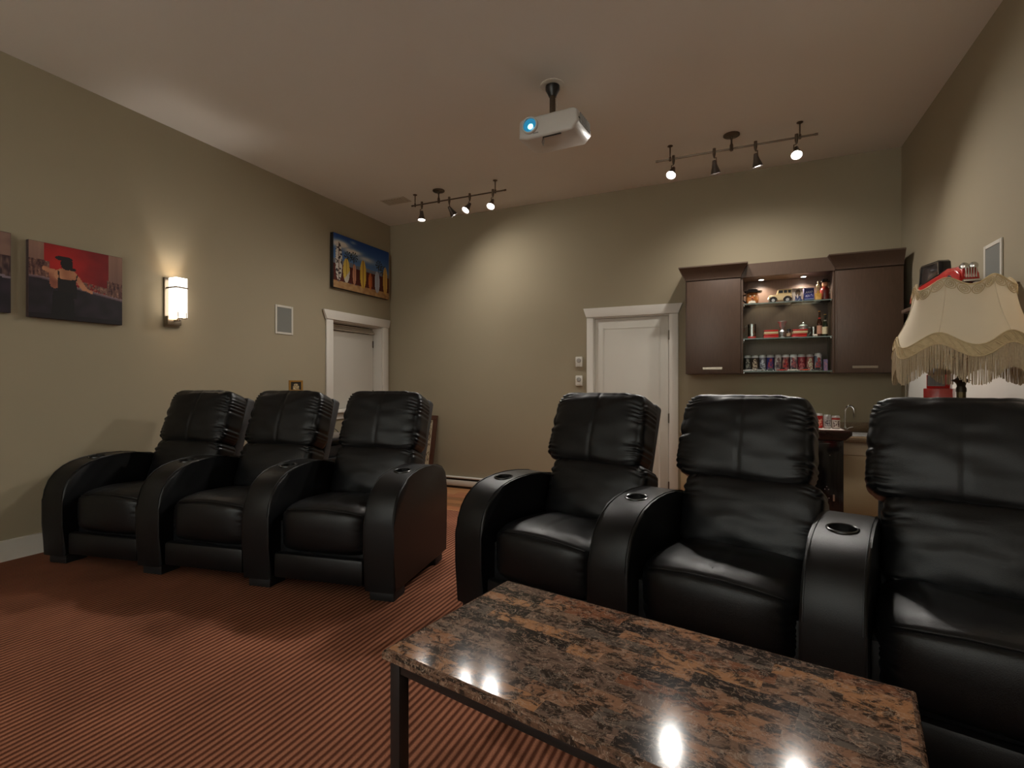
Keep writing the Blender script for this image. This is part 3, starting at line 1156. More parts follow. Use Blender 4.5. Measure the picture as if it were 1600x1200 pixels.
def marble_top(parent):
    """one laminate sheet printed with staggered patches; tone and vein shift per patch"""
    rnd = random.Random(11)
    vs, fs, cols, shs = [], [], [], []
    tones = [(150, 112, 88), (134, 106, 88), (118, 96, 84), (166, 120, 90), (104, 84, 74), (46, 40, 40), (108, 96, 88), (176, 128, 92), (136, 90, 66), (52, 46, 44), (140, 116, 100), (40, 34, 34)]
    x0, x1, y0, y1 = -TLx / 2 + .012, TLx / 2 - .012, -TWy / 2 + .012, TWy / 2 - .012
    rows = 11
    hgt = (y1 - y0) / rows
    for j in range(rows):
        x = x0 - rnd.uniform(0, .12)
        while x < x1:
            L = rnd.choice((.09, .13, .17, .21, .25))
            a, b = max(x, x0), min(x + L, x1)
            if b - a > .001:
                base = len(vs)
                ya, yb = y0 + j * hgt, y0 + (j + 1) * hgt
                vs += [(a, ya, 0), (b, ya, 0), (b, yb, 0), (a, yb, 0)]
                fs.append((base, base + 1, base + 2, base + 3))
                cols.append(tuple(.66 * q for q in rgb(*rnd.choice(tones))))
                shs.append((rnd.uniform(0, 9), rnd.uniform(0, 9), rnd.uniform(0, 9)))
            x += L
    # surround: bullnose rim and sides, printed with the same pattern
    def rim(a, b):
        base = len(vs)
        n_ = len(a)
        vs.extend(a)
        vs.extend(b)
        for i in range(n_):
            fs.append((base + i, base + (i + 1) % n_, base + n_ + (i + 1) % n_, base + n_ + i))
            cols.append(rgb(96, 72, 58))
            shs.append((rnd.uniform(0, 9), 0, 0))
    def rect(e, z):
        return [(-TLx / 2 + e, -TWy / 2 + e, z), (TLx / 2 - e, -TWy / 2 + e, z), (TLx / 2 - e, TWy / 2 - e, z), (-TLx / 2 + e, TWy / 2 - e, z)]
    st = [(.012, 0), (.006, -.0016), (.0018, -.006), (0, -.012), (0, -.024), (.004, -.028)]
    for (e0, z0), (e1, z1) in zip(st, st[1:]):
        rim(rect(e1, z1), rect(e0, z0))
    base = len(vs)
    vs.extend(rect(.004, -.028)[::-1])
    fs.append((base, base + 1, base + 2, base + 3))
    cols.append((.02, .015, .012))
    shs.append((0, 0, 0))
    me = bpy.data.meshes.new('table_top')
    me.from_pydata(vs, [], fs)
    ac = me.color_attributes.new('Col', 'FLOAT_COLOR', 'CORNER')
    sa = me.attributes.new('Shift', 'FLOAT_VECTOR', 'FACE')
    for p in me.polygons:
        sa.data[p.index].vector = shs[p.index]
        for li in p.loop_indices:
            ac.data[li].color = (*cols[p.index], 1)
    me.materials.append(mat_marble())
    o = bpy.data.objects.new('table_top', me)
    COL.objects.link(o)
    o.parent = parent
    o.location = (0, 0, TZ)
    o['label'] = 'glossy brown patchwork marble print top'
    return o


marble_top(ct)
lz = TZ - .0285
for sx in (-1, 1):
    for sy in (-1, 1):
        cx, cy = sx * (TLx / 2 - .032), sy * (TWy / 2 - .032)
        bx('leg', ct, M_BLKMET, cx - .017, cx + .017, cy - .017, cy + .017, 0, lz, .002)
for sy in (-1, 1):
    cy = sy * (TWy / 2 - .032)
    bx('rail', ct, M_BLKMET, -TLx / 2 + .05, TLx / 2 - .05, cy - .015, cy + .015, lz - .03, lz, .002)
for sx in (-1, 1):
    cx = sx * (TLx / 2 - .032)
    bx('rail', ct, M_BLKMET, cx - .015, cx + .015, -TWy / 2 + .05, TWy / 2 - .05, lz - .03, lz, .002)

# ================================================================== wall cabinets
CZ0, CZ1 = 1.225, 2.135
CF = 5.22


def crown(bm, x0, x1, yf, z0, z1, fl, left=True, right=True):
    """flared cornice: outline grows by fl toward the top on the front and the open ends"""
    la_, ra_ = (fl if left else 0), (fl if right else 0)
    st = [(0, z0), (.004, z0 + .02), (fl * .9, z1 - .018), (fl, z1 - .012), (fl, z1)]
    rings = []
    for e, z in st:
        k = e / fl
        rings.append([bm.verts.new(p) for p in ((x0 - la_ * k, yf - e, z), (x1 + ra_ * k, yf - e, z), (x1 + ra_ * k, YB - .001, z), (x0 - la_ * k, YB - .001, z))])
    for A, B in zip(rings, rings[1:]):
        for i in range(4):
            bm.faces.new((A[i], A[(i + 1) % 4], B[(i + 1) % 4], B[i]))
    bm.faces.new(rings[0][::-1])
    bm.faces.new(rings[-1])


def wall_cabinet(label, x0, x1, hx0, hx1, fl_l, fl_r):
    cx = (x0 + x1) / 2
    t = thing('wall_cabinet', label, 'cabinet', (cx, YB, CZ0))
    D = lambda x: x - cx
    bx('body', t, M_WOOD, D(x0), D(x1), CF - YB + .02, -.001, 0, CZ1 - CZ0, .001)
    d = bx('door', t, M_WOOD, D(x0) + .012, D(x1) - .003, CF - YB, CF - YB + .0195, .003, CZ1 - CZ0 - .012, .0015)
    bm = NB()
    box(bm, D(hx0), D(hx1), CF - YB - .024, CF - YB - .014, .040, .062, .002, 1)
    for h in (hx0 + .015, hx1 - .035):
        box(bm, D(h), D(h) + .02, CF - YB - .0145, CF - YB - .0003, .044, .058)
    done('handle', bm, M_NICK, d)
    bm = NB()
    crown(bm, x0, x1, CF, CZ1 + .0005, 2.262, .06, fl_l, fl_r)
    bmesh.ops.translate(bm, vec=(-cx, -YB, -CZ0), verts=bm.verts)
    done('crown_moulding', bm, M_WOOD, t, ang=20)
    return t


wall_cabinet('dark brown wall cabinet with flat door, next to the white door', -.470, .025, -.31, -.135, True, True)
wall_cabinet('dark brown wall cabinet with flat door, above the fringed lamp', .785, 1.275, .905, 1.09, True, False)

# open shelf unit between them
ox0, ox1 = .026, .784
ou = thing('open_shelf_unit', 'lit open shelf unit with glass shelves between the wall cabinets', 'shelf', ((ox0 + ox1) / 2, YB, CZ0))
oc = (ox0 + ox1) / 2
OD = lambda x: x - oc
OF = 5.245
for a, b in ((ox0, ox0 + .018), (ox1 - .018, ox1)):
    bx('side_panel', ou, M_WOOD, OD(a), OD(b), OF - YB, -.001, 0, CZ1 - CZ0 + .05, .001)
bx('back_panel', ou, M_WOOD, OD(ox0) + .0185, OD(ox1) - .0185, -.012, -.001, 0, CZ1 - CZ0 + .05)
tp = bx('top_panel', ou, M_WOOD, OD(ox0) + .0185, OD(ox1) - .0185, OF - YB + .02, -.0125, CZ1 - CZ0 + .005, CZ1 - CZ0 + .025)
bm = NB()
box(bm, OD(ox0) + .001, OD(ox1) - .001, OF - YB - .012, OF - YB - .0005, 2.13 - CZ0, 2.255 - CZ0, .002, 1)
box(bm, OD(ox0) + .001, OD(ox1) - .001, OF - YB, -.001, 2.2 - CZ0, 2.24 - CZ0)
done('fascia', bm, M_WOOD, ou)
for x in (.205, .560):
    bm = NB()
    lathe(bm, [(.034, 0), (.034, -.008), (.030, -.011), (.026, -.010)], 24, T3(OD(x), 5.43 - YB, CZ1 - CZ0 + .0045))
    pk = done('puck_light', bm, M_NICK, ou)
    bm = NB()
    lathe(bm, [(.0255, -.0085), (.02, -.0105), (.003, -.011)], 20, T3(OD(x), 5.43 - YB, CZ1 - CZ0 + .0045))
    done('puck_lens', bm, mat('puck_glow', (1, 1, 1), .3, emit=(1, .93, .84), estr=9), pk)
    light('puck_light_source', 'SPOT', (OD(x), 5.43 - YB, CZ1 - CZ0 - .012), PUCK_W, (1, .88, .74), ou, direction=(0, 0, -1), size=.02, angle=150, blend=.8)
SHELF = {}
for nm, z in (('top', 1.885), ('mid', 1.557), ('low', 1.249)):
    SHELF[nm] = z
    s = bx('glass_shelf', ou, M_SHELFG, OD(ox0) + .020, OD(ox1) - .020, OF - YB + .012, -.014, z - CZ0 - .009, z - CZ0, .001)
    e = bx('shelf_edge', s, mat('glass_edge', rgb(96, 112, 106), .2, spec=.6, var=.1), OD(ox0) + .021, OD(ox1) - .021, OF - YB + .009, OF - YB + .0115, z - CZ0 - .009, z - CZ0)
    for a in (OD(ox0) + .026, OD(ox1) - .026):
        for yy in (OF - YB + .03, -.05):
            bm = NB()
            lathe(bm, [(.005, z - CZ0 - .0215), (.005, z - CZ0 - .0095)], 10, T3(a, yy, 0))
            done('shelf_pin', bm, M_CHROME, ou)


# ------------------------------------------------------------------ things on the shelves
def simple(name, label, cat, x, y, z, group=None, rz=0):
    return thing(name, label, cat, (x, y, z), rz, group)


def toy_car(name, label, x, y, z, L, H, Wd, m, rz=0.0, group=None, cabin=None, cat='toy car', kind='sedan', wheelm=None, roof=True):
    """profile in (x, z); nose toward -x"""
    t = simple(name, label, cat, x, y, z, group, rz)
    h = H
    r = H * .2
    low = [(-.5 * L, r * .75), (-.5 * L, .34 * h), (-.47 * L, .44 * h), (-.2 * L, .52 * h), (.38 * L, .52 * h), (.47 * L, .46 * h), (.5 * L, .34 * h), (.5 * L, r * .75)]
    if kind == 'wagon':
        low = [(-.5 * L, r * .9), (-.5 * L, .52 * h), (-.46 * L, .58 * h), (-.16 * L, .62 * h), (.5 * L, .62 * h), (.5 * L, r * .9)]
    bm = NB()
    prism(bm, low, -Wd / 2, Wd / 2, 'y', min(.004, H * .05))
    done('body', bm, m, t)
    if roof:
        cab = [(-.2 * L, .525 * h), (-.08 * L, .97 * h), (-.02 * L, h), (.22 * L, h), (.28 * L, .95 * h), (.38 * L, .525 * h)]
        if kind == 'wagon':
            cab = [(-.15 * L, .625 * h), (-.10 * L, .97 * h), (-.06 * L, h), (.49 * L, h), (.495 * L, .625 * h)]
        bm = NB()
        prism(bm, cab, -Wd * .42, Wd * .42, 'y', min(.004, H * .05))
        cb = done('cabin', bm, cabin or M_BLACK, t)
        for sgn in (-1, 1):
            bm = NB()
            spans = ((-.05, .10), (.13, .27)) if kind == 'sedan' else ((-.07, .12), (.16, .30), (.34, .46))
            for a, b in spans:
                y0 = sgn * Wd * .42
                box(bm, a * L, b * L, min(y0, y0 + sgn * .0012), max(y0, y0 + sgn * .0012), (.62 if kind == 'sedan' else .72) * h, .92 * h)
            done('window', bm, mat('toy_window', (.015, .016, .018), .15, var=.1), cb, smooth=False)
    for sx in (-.31, .31):
        for sy in (-1, 1):
            bm = NB()
            Mw = T3(sx * L, sy * (Wd / 2 - .001), r) @ MX
            lathe(bm, [(r, -H * .06), (r, H * .06)], 18, Mw)
            wv = done('wheel', bm, M_BLACK, t)
            bm = NB()
            lathe(bm, [(r * .58, -H * .066), (r * .58, H * .066)], 14, Mw)
            done('hubcap', bm, wheelm or M_CHROME, wv)
            if kind == 'wagon':
                bm = NB()
                pts = [(sx * L + r * 1.25 * math.cos(a_), sy * (Wd / 2 + .002), r + r * 1.25 * math.sin(a_)) for a_ in [PI * q / 10 for q in range(0, 11)]]
                tube(bm, pts, H * .045, 6)
                done('fender', bm, mat('dark_fender', rgb(52, 40, 30), .4, var=.1), t)
    bm = NB()
    box(bm, -.5 * L - .003, -.5 * L, -Wd * .47, Wd * .47, r * .8, r * 1.25)
    box(bm, .5 * L, .5 * L + .003, -Wd * .47, Wd * .47, r * .8, r * 1.25)
    done('bumper', bm, M_CHROME, t, smooth=False)
    for sy in (-1, 1):
        bm = NB()
        lathe(bm, [(H * .075, 0), (H * .06, H * .04), (.0005, H * .05)], 12, T3(-.5 * L, sy * Wd * .33, .38 * h) @ Matrix.Rotation(R(-90), 4, 'Y'))
        done('headlight', bm, M_CHROME, t)
    return t


zt, zm, zl = SHELF['top'], SHELF['mid'], SHELF['low']
# top shelf
jg = simple('character_jug', 'tan glazed jug shaped as a face with dark curled hat', 'jug', .125, 5.36, zt)
bm = NB()
lathe(bm, [(.032, 0), (.048, .012), (.054, .045), (.052, .08), (.044, .105), (.040, .112)], 24, fr=lambda t: 1 + .06 * math.cos(2 * t))
done('body', bm, mat('glaze_tan', rgb(176, 112, 60), .3, var=.45, vscale=40), jg)
bm = NB()
lathe(bm, [(.03, .105), (.072, .112), (.078, .128), (.066, .126), (.045, .118), (.042, .145), (.02, .152)], 24, fr=lambda t: 1 + .14 * math.cos(3 * t + .5))
done('hat', bm, mat('glaze_black', (.02, .018, .018), .25, var=.2), jg)
bm = NB()
lathe(bm, [(.006, 0), (.011, .008), (.004, .02)], 12, T3(0, -.052, .055) @ Matrix.Rotation(R(80), 4, 'X'))
done('nose', bm, mat('glaze_pink', rgb(190, 110, 80), .3, var=.1), jg)
bm = NB()
for sx in (-1, 1):
    lathe(bm, [(.006, -.004), (.007, 0), (.004, .004)], 10, T3(sx * .018, -.049, .078) @ MX)
done('eye', bm, mat('glaze_white', rgb(220, 210, 190), .3, var=.05), jg)
bm = NB()
lathe(bm, [(.035, 0), (.03, .02), (.012, .028)], 16, T3(0, -.028, .010), fr=lambda t: 1 + .15 * math.sin(6 * t))
done('beard', bm, mat('glaze_white', rgb(220, 210, 190)), jg)
bm = NB()
tube(bm, [(-.045, .01, .1), (-.078, .01, .095), (-.082, .01, .05), (-.05, .01, .02)], .008, 8)
done('handle', bm, mat('glaze_black', (.02, .018, .018)), jg)

toy_car('toy_wagon', 'beige vintage toy delivery wagon with dark fenders on the top glass shelf', .360, 5.36, zt, .19, .125, .085,
        mat('toy_cream', rgb(196, 172, 128), .4, var=.08), group='toy cars', kind='wagon', cabin=mat('toy_khaki', rgb(182, 158, 112), .4, var=.1))


def boxed(name, label, x0, x1, y0, y1, z, h, side, func, cat='box', nx=36, ny=36):
    cx, cy = (x0 + x1) / 2, (y0 + y1) / 2
    t = simple(name, label, cat, cx, cy, z)
    bx('carton', t, side, x0 - cx, x1 - cx, y0 - cy, y1 - cy, 0, h, .0015)
    print_mesh('front_print', x1 - x0 - .004, h - .004, nx, ny, func, t, (x0 - cx + .002, y0 - cy - .0006, .002))
    return t


def pbox(u, v):
    c = mixc((196, 182, 168), (170, 150, 136), .5 + fn(u, v, 5, 2))
    if u < .06:
        return (214, 204, 190)
    if inel(u, v, .58, .66, .24, .26):
        c = mixc((120, 96, 70), (70, 56, 48), .5 + fn(u, v, 11, 6))
    if v < .42 and abs(u - .6) < .30 - .1 * v:
        c = (38, 46, 84) if fn(u, v, 14, 3) < .2 else (96, 100, 128)
    if inel(u, v, .54, .42, .06, .16):
        c = (196, 184, 176)
    if v < .17 and u > .3:
        c = (26, 40, 78) if fn(u, v, 30, 1) < .25 else (170, 176, 190)
    return c


def sbox(u, v):
    c = mixc((34, 40, 96), (48, 52, 122), .5 + fn(u, v, 6, 3))
    if v > .94:
        return (150, 140, 150)
    if v < .2:
        c = (34, 58, 104)
        if v > .17:
            c = (160, 170, 196)
        return c
    for k, (yy, a_) in enumerate(((.68, .05), (.42, .06))):
        s_ = yy + a_ * math.sin(u * 34 + k) + .10 * (u - .5)
        if abs(v - s_) < .035 and .12 < u < .88 and fn(u, v, 18, k) > -.25:
            c = (198, 196, 216)
    return c


boxed('picture_box', 'white square box with a dark blue picture on the top shelf', .452, .545, 5.335, 5.42, zt, .128, mat('card_white', rgb(206, 196, 180), .6, var=.03), pbox)
boxed('blue_box', 'deep blue square box with pale script on the top shelf', .556, .636, 5.345, 5.43, zt, .128, mat('card_blue', rgb(36, 42, 96), .5, var=.05), sbox)

dc = simple('decanter', 'gold and amber glass decanter with round stopper on the top shelf', 'decanter', .668, 5.345, zt)
bm = NB()
box(bm, -.027, .027, -.022, .022, 0, .07, .008, 3)
lathe(bm, [(.012, .068), (.010, .095)], 14)
done('bottle', bm, mat('amber_gold', rgb(196, 150, 74), .18, spec=.8, metal=.3, var=.3, vscale=60), dc)
bm = NB()
lathe(bm, [(.004, .095), (.007, .108), (.014, .125), (.016, .137), (.011, .150), (.005, .158), (.009, .17), (.004, .182)], 16)
done('stopper', bm, mat('crystal_gold', rgb(222, 200, 160), .12, spec=.8, metal=.4, var=.15), dc)
fg = simple('figurine', 'red coated sailor figurine with black hat at end of top shelf', 'figurine', .727, 5.40, zt)
bm = NB()
lathe(bm, [(.030, 0), (.034, .02), (.032, .07), (.036, .10), (.026, .125), (.012, .135)], 20, fr=lambda t: 1 + .08 * math.cos(2 * t))
done('coat', bm, mat('glaze_oxblood', rgb(104, 30, 22), .3, var=.25), fg)
bm = NB()
lathe(bm, [(.010, .128), (.022, .14), (.025, .16), (.02, .178), (.006, .185)], 18)
done('head', bm, mat('glaze_face', rgb(180, 124, 88), .4, var=.1), fg)
bm = NB()
lathe(bm, [(.02, .172), (.038, .176), (.04, .182), (.026, .188), (.022, .203), (.006, .207)], 20)
done('hat', bm, mat('glaze_black', (.02, .018, .018)), fg)
bm = NB()
tube(bm, [(.032, -.004, .11), (.040, -.022, .085), (.034, -.034, .065)], .008, 8)
done('arm', bm, mat('glaze_white', rgb(220, 210, 190)), fg)

# middle shelf
mg = simple('glass_mug', 'clear glass mug with red base on the middle shelf', 'mug', .122, 5.34, zm)
bm = NB()
lathe(bm, [(.034, .02), (.036, .14), (.033, .14), (.031, .024)], 24, cap=False)
done('glass', bm, M_GLASS, mg)
bm = NB()
lathe(bm, [(.036, 0), (.036, .022), (.033, .0235)], 24)
done('base', bm, mat('mug_red', rgb(170, 64, 58), .3, var=.2), mg)
bm = NB()
tube(bm, [(-.034, 0, .125), (-.06, 0, .125), (-.066, 0, .11), (-.066, 0, .05), (-.058, 0, .03), (-.034, 0, .03)], .005, 8)
done('handle', bm, M_GLASS, mg)


def red_tin(label, x0, x1, y0, y1, z, h, band):
    cx, cy = (x0 + x1) / 2, (y0 + y1) / 2
    t = simple('red_tin', label, 'tin', cx, cy, z, 'red tins on the middle shelf')
    bx('tin_body', t, band, x0 - cx, x1 - cx, y0 - cy, y1 - cy, 0, h * .62, .004)
    bx('lid', t, M_RED, x0 - cx - .001, x1 - cx + .001, y0 - cy - .001, y1 - cy + .001, h * .625, h, .005)


cream = mat('tin_cream', rgb(190, 164, 124), .4, var=.1)
redm = mat('tin_red', rgb(176, 30, 26), .3, var=.12)
red_tin('red flat tin, bottom one beside the silver goblet', .222, .345, 5.30, 5.40, zm, .036, redm)
red_tin('red and cream flat tin on top of the tin beside the goblet', .224, .343, 5.302, 5.438, zm + .0362, .040, cream)
red_tin('red flat tin, bottom one before the pewter stein', .458, .575, 5.30, 5.43, zm, .034, redm)
red_tin('red and cream flat tin on top of the tin before the stein', .462, .582, 5.302, 5.388, zm + .0342, .040, cream)

gb = simple('goblet', 'silver goblet with wide rim on the middle shelf', 'goblet', .380, 5.36, zm)
bm = NB()
lathe(bm, [(.028, 0), (.026, .006), (.010, .016), (.018, .035), (.024, .06), (.012, .078), (.016, .095)], 20, fr=lambda t: 1 + .1 * math.cos(5 * t))
done('stem', bm, M_SILVER, gb)
bm = NB()
lathe(bm, [(.014, .093), (.024, .11), (.028, .135), (.042, .152), (.042, .156), (.036, .154), (.02, .12)], 24, cap=False)
done('bowl', bm, M_SILVER, gb)
jr = simple('jar', 'small dark jar with pale label on the middle shelf', 'jar', .432, 5.345, zm)
bm = NB()
lathe(bm, [(.017, 0), (.018, .006), (.018, .055), (.013, .062)], 18)
done('body', bm, mat('jar_brown', rgb(60, 40, 30), .2, spec=.7, var=.2), jr)
bm = NB()
lathe(bm, [(.0184, .016), (.0184, .044)], 18, cap=False)
done('label', bm, mat('label_paper', rgb(168, 140, 112), .6, var=.3, vscale=90), jr)
bm = NB()
lathe(bm, [(.016, .0622), (.016, .08), (.012, .082)], 18)
done('lid', bm, M_BLACK, jr)
st = simple('stein', 'lidded pewter stein behind the red tins', 'stein', .560, 5.44, zm)
bm = NB()
lathe(bm, [(.042, 0), (.042, .008), (.036, .016), (.034, .10), (.037, .108)], 24, fr=lambda t: 1 + .03 * math.cos(8 * t))
done('body', bm, M_SILVER, st)
bm = NB()
lathe(bm, [(.039, .1085), (.039, .114), (.026, .126), (.008, .132), (.011, .142), (.003, .15)], 24)
done('lid', bm, M_SILVER, st)
bm = NB()
tube(bm, [(.034, 0, .1), (.062, 0, .098), (.066, 0, .06), (.036, 0, .02)], .0055, 8)
done('handle', bm, M_SILVER, st)
gs = simple('shot_glass', 'small clear tumbler beside the stein', 'glass', .637, 5.40, zm)
bm = NB()
lathe(bm, [(.019, 0), (.022, .1), (.0205, .1), (.0175, .012), (.002, .01)], 20, cap=False)
lathe(bm, [(.019, 0), (.0005, .0001)], 20, cap=False)
done('glass', bm, M_GLASS, gs)
wf = simple('figurine', 'tiny white china animal before the bottles', 'figurine', .640, 5.31, zm)
bm = NB()
for (x, y, z, r) in ((0, 0, .012, .012), (-.013, 0, .02, .008), (.012, 0, .014, .009)):
    lathe(bm, [(r * .3, -r * .95), (r * .8, -r * .6), (r, 0), (r * .8, r * .6), (r * .3, r * .95)], 12, T3(x, y, z))
done('body', bm, mat('china_white', rgb(215, 205, 190), .3, var=.05), wf)
bm = NB()
for x in (-.01, .004, .014):
    lathe(bm, [(.003, 0), (.004, .01)], 8, T3(x, -.004, 0))
done('feet', bm, mat('china_white', rgb(215, 205, 190)), wf)


def bottle(label, x, y, z, H, r, glass, lab, neck=None):
    t = simple('bottle', label, 'bottle', x, y, z, 'bottles on the middle shelf')
    bm = NB()
    lathe(bm, [(r * .9, 0), (r, .006), (r, H * .52), (r * .85, H * .60), (r * .42, H * .72), (r * .36, H * .93), (r * .44, H * .94), (r * .44, H * .97), (r * .3, H * .972)], 22)
    done('glass', bm, glass, t)
    bm = NB()
    lathe(bm, [(r + .0006, H * .12), (r + .0006, H * .44)], 22, cap=False)
    done('label', bm, lab, t)
    if neck:
        bm = NB()
        lathe(bm, [(r * .60, H * .655), (r * .42, H * .735), (r * .38, H * .80)], 18, cap=False)
        done('neck_label', bm, neck, t)
    bm = NB()
    lathe(bm, [(r * .47, H * .962), (r * .47, H), (r * .3, H * 1.002)], 14)
    done('cap', bm, M_GOLD if neck else M_BLACK, t)


M_AMB = mat('amber_glass', rgb(58, 26, 14), .08, spec=.8, var=.1)
M_GRN = mat('green_glass', rgb(22, 32, 18), .08, spec=.8, var=.1)
bottle('tall amber bottle with red neck label at the middle shelf end', .681, 5.37, zm, .24, .021, M_AMB, mat('label_tan', rgb(168, 120, 96), .6, var=.3, vscale=60), mat('label_red', rgb(176, 40, 32), .5, var=.3, vscale=70))
bottle('shorter dark green bottle with cream label beside the amber bottle', .722, 5.35, zm, .205, .0225, M_GRN, mat('label_cream', rgb(196, 184, 150), .6, var=.12, vscale=60), mat('label_foil', rgb(150, 144, 130), .4, var=.2))


# printed cans on the lowest shelf
def can(name, label, x, y, z, r, h, func, group, cat='can'):
    t = simple(name, label, cat, x, y, z, group)
    nx, ny = 40, 22
    vs, fs = [], []
    for j in range(ny + 1):
        for i in range(nx):
            a = 2 * PI * i / nx
            vs.append((r * math.cos(a), r * math.sin(a), .006 + (h - .018) * j / ny))
    for j in range(ny):
        for i in range(nx):
            fs.append((j * nx + i, j * nx + (i + 1) % nx, (j + 1) * nx + (i + 1) % nx, (j + 1) * nx + i))
    me = bpy.data.meshes.new('wrap')
    me.from_pydata(vs, [], fs)
    at = me.color_attributes.new('Col', 'FLOAT_COLOR', 'CORNER')
    k = 0
    for j in range(ny):
        for i in range(nx):
            # u = 0.5 faces the room (-y)
            u = ((i + .5) / nx + .75) % 1.0
            c = rgb(*func((u - .5) * 2.4 + .5, (j + .5) / ny))
            for _ in range(4):
                at.data[k].color = (*c, 1)
                k += 1
    me.materials.append(mat_print())
    me.shade_smooth()
    o = bpy.data.objects.new('wrap', me)
    COL.objects.link(o)
    o.parent = t
    bm = NB()
    lathe(bm, [(r * .82, 0), (r * .98, .006), (r * .998, .007)], 28)
    lathe(bm, [(r * .999, h - .013), (r * .87, h - .002), (r * .87, h), (r * .82, h), (r * .8, h - .005), (.002, h - .005)], 28, cap=False)
    done('rims', bm, M_SILVER, t)
    return t


def portrait(seed, bg, fgc, bg2):
    rd = random.Random(seed)
    ox, oy = rd.uniform(-.06, .06), rd.uniform(-.05, .05)
    lean_ = rd.uniform(-.2, .2)

    def f(u, v):
        if v > .93 or v < .06:
            return (190, 186, 190)
        if u < .08 or u > .92:
            return bg2
        c = mixc(bg, bg2, .3 + fn(u, v, 4, seed * 1.3))
        q = u - lean_ * (v - .5)
        if inel(q, v, .5 + ox, .70 + oy, .15, .12):
            c = mixc(fgc, (60, 36, 36), .25 + fn(u, v, 9, seed))
        if v < .58 + oy and abs(q - .5 - ox) < .30 - .22 * abs(v - .3):
            c = mixc(fgc, bg2, .35 + 1.2 * fn(u, v, 8, seed + 3))
        if v < .2:
            c = mixc(c, (214, 206, 206), .5 if fn(u, v, 20, seed) > 0 else 0)
        return c
    return f


cs = [((40, 38, 36), (150, 146, 138), (60, 56, 52)), ((52, 40, 34), (196, 172, 150), (70, 52, 44)), ((120, 112, 124), (196, 196, 204), (52, 48, 60)),
      ((48, 44, 96), (168, 60, 66), (56, 52, 110)), ((186, 176, 172), (120, 96, 96), (60, 50, 60)), ((176, 130, 116), (166, 52, 50), (70, 30, 44)),
      ((196, 176, 170), (160, 84, 84), (70, 54, 70)), ((128, 40, 48), (176, 96, 96), (96, 22, 34)), ((150, 90, 84), (214, 206, 176), (110, 40, 44)),
      ((190, 182, 178), (176, 62, 58), (60, 74, 96))]
looks = ('black and grey', 'brown and cream', 'grey and white', 'navy and red', 'white and grey patterned', 'tan and red', 'white and rose', 'maroon',
         'red and pale yellow', 'white with red figure')
cxs = (.084, .151, .217, .282, .347, .412, .478, .543, .609, .676)
for i, x in enumerate(cxs):
    can('printed_can', 'tall %s printed can standing on the lowest glass shelf' % looks[i], x, 5.41, zl, .0315, .155 if i < 9 else .163,
        portrait(i + 2, *cs[i]), 'printed cans on the lowest shelf')
boxed('card_pack', 'small blue and pink card pack at the end of the can row', .714, .745, 5.36, 5.40, zl, .105, mat('card_violet', rgb(96, 92, 130), .5, var=.1),
      lambda u, v: mixc((110, 110, 160), (190, 130, 136), .5 + 1.5 * fn(u, v, 7, 5)), nx=16, ny=30)
tcs = [('white', rgb(196, 192, 186)), ('silver', rgb(150, 150, 148)), ('dark green', rgb(30, 44, 38)), ('red', rgb(176, 44, 38)), ('cream', rgb(196, 188, 170)),
       ('orange red', rgb(186, 62, 34)), ('black', (.012, .012, .013))]
for i, (n_, c) in enumerate(tcs):
    toy_car('toy_car', 'tiny %s toy car parked before the printed cans' % n_, .088 + i * .094, 5.325, zl, .082, .030, .034,
            mat('toy_paint_' + n_.replace(' ', '_'), c, .3, var=.1), group='tiny toy cars on the lowest shelf', rz=R(random.uniform(-6, 6)))

# ================================================================== bar counter
cbx = (-.490, .118, .726, 1.334)
for i in range(3):
    x0, x1 = cbx[i], cbx[i + 1] - .001
    cx = (x0 + x1) / 2
    t = thing('base_cabinet', ('cream base cabinet under the counter, beside the white door', 'cream base cabinet behind the black bar cabinet',
                               'cream base cabinet under the chrome tap')[i], 'cabinet', (cx, YB, ZF), 0, 'base cabinets under the counter')
    Mc = mat('cream_cabinet', rgb(168, 150, 118), .5, var=.03)
    bx('body', t, Mc, x0 - cx, x1 - cx, -.56, -.001, .1, .825)
    bx('plinth', t, M_BLACK, x0 - cx, x1 - cx, -.50, -.01, 0, .0995)
    d1 = bx('drawer', t, mat('cream_drawer', rgb(196, 184, 160), .5, var=.03), x0 - cx + .002, x1 - cx - .002, -.58, -.5605, .722, .822, .002)
    d2 = bx('door', t, Mc, x0 - cx + .002, x1 - cx - .002, -.58, -.5605, .104, .718, .002)
    for d_, z in ((d1, .77), (d2, .66)):
        bm = NB()
        tube(bm, [(-.05, -.581, z), (-.05, -.605, z), (.05, -.605, z), (.05, -.581, z)], .005, 8)
        done('handle', bm, M_NICK, d_)
M_GRAN = mat('speckled_stone', rgb(112, 92, 70), .25, spec=.5, var=.6, vscale=90)
wt = thing('worktop', 'speckled brown stone worktop and backsplash of the bar', 'worktop', (.42, YB, .646))
bx('slab', wt, M_GRAN, -.915, .914, -.62, -.001, 0, .045, .004)
bx('backsplash', wt, M_GRAN, -.915, .914, -.022, -.001, .0455, .13, .003)
sk = bx('sink_rim', wt, M_SILVER, .28, .72, -.52, -.14, .0455, .049, .001)
fc = thing('tap', 'chrome gooseneck tap on the bar worktop', 'tap', (.888, 5.42, .6915))
bm = NB()
lathe(bm, [(.024, 0), (.024, .006), (.014, .012), (.012, .05)], 18)
done('base', bm, M_CHROME, fc)
bm = NB()
pts = [(0, 0, .04), (0, 0, .19)] + [(.034 - .034 * math.cos(a), -.02 * math.sin(a), .19 + .05 * math.sin(a)) for a in [PI * k / 10 for k in range(1, 11)]] + [(.068, 0, .13)]
tube(bm, pts, .0085, 10)
done('spout', bm, M_CHROME, fc)
bm = NB()
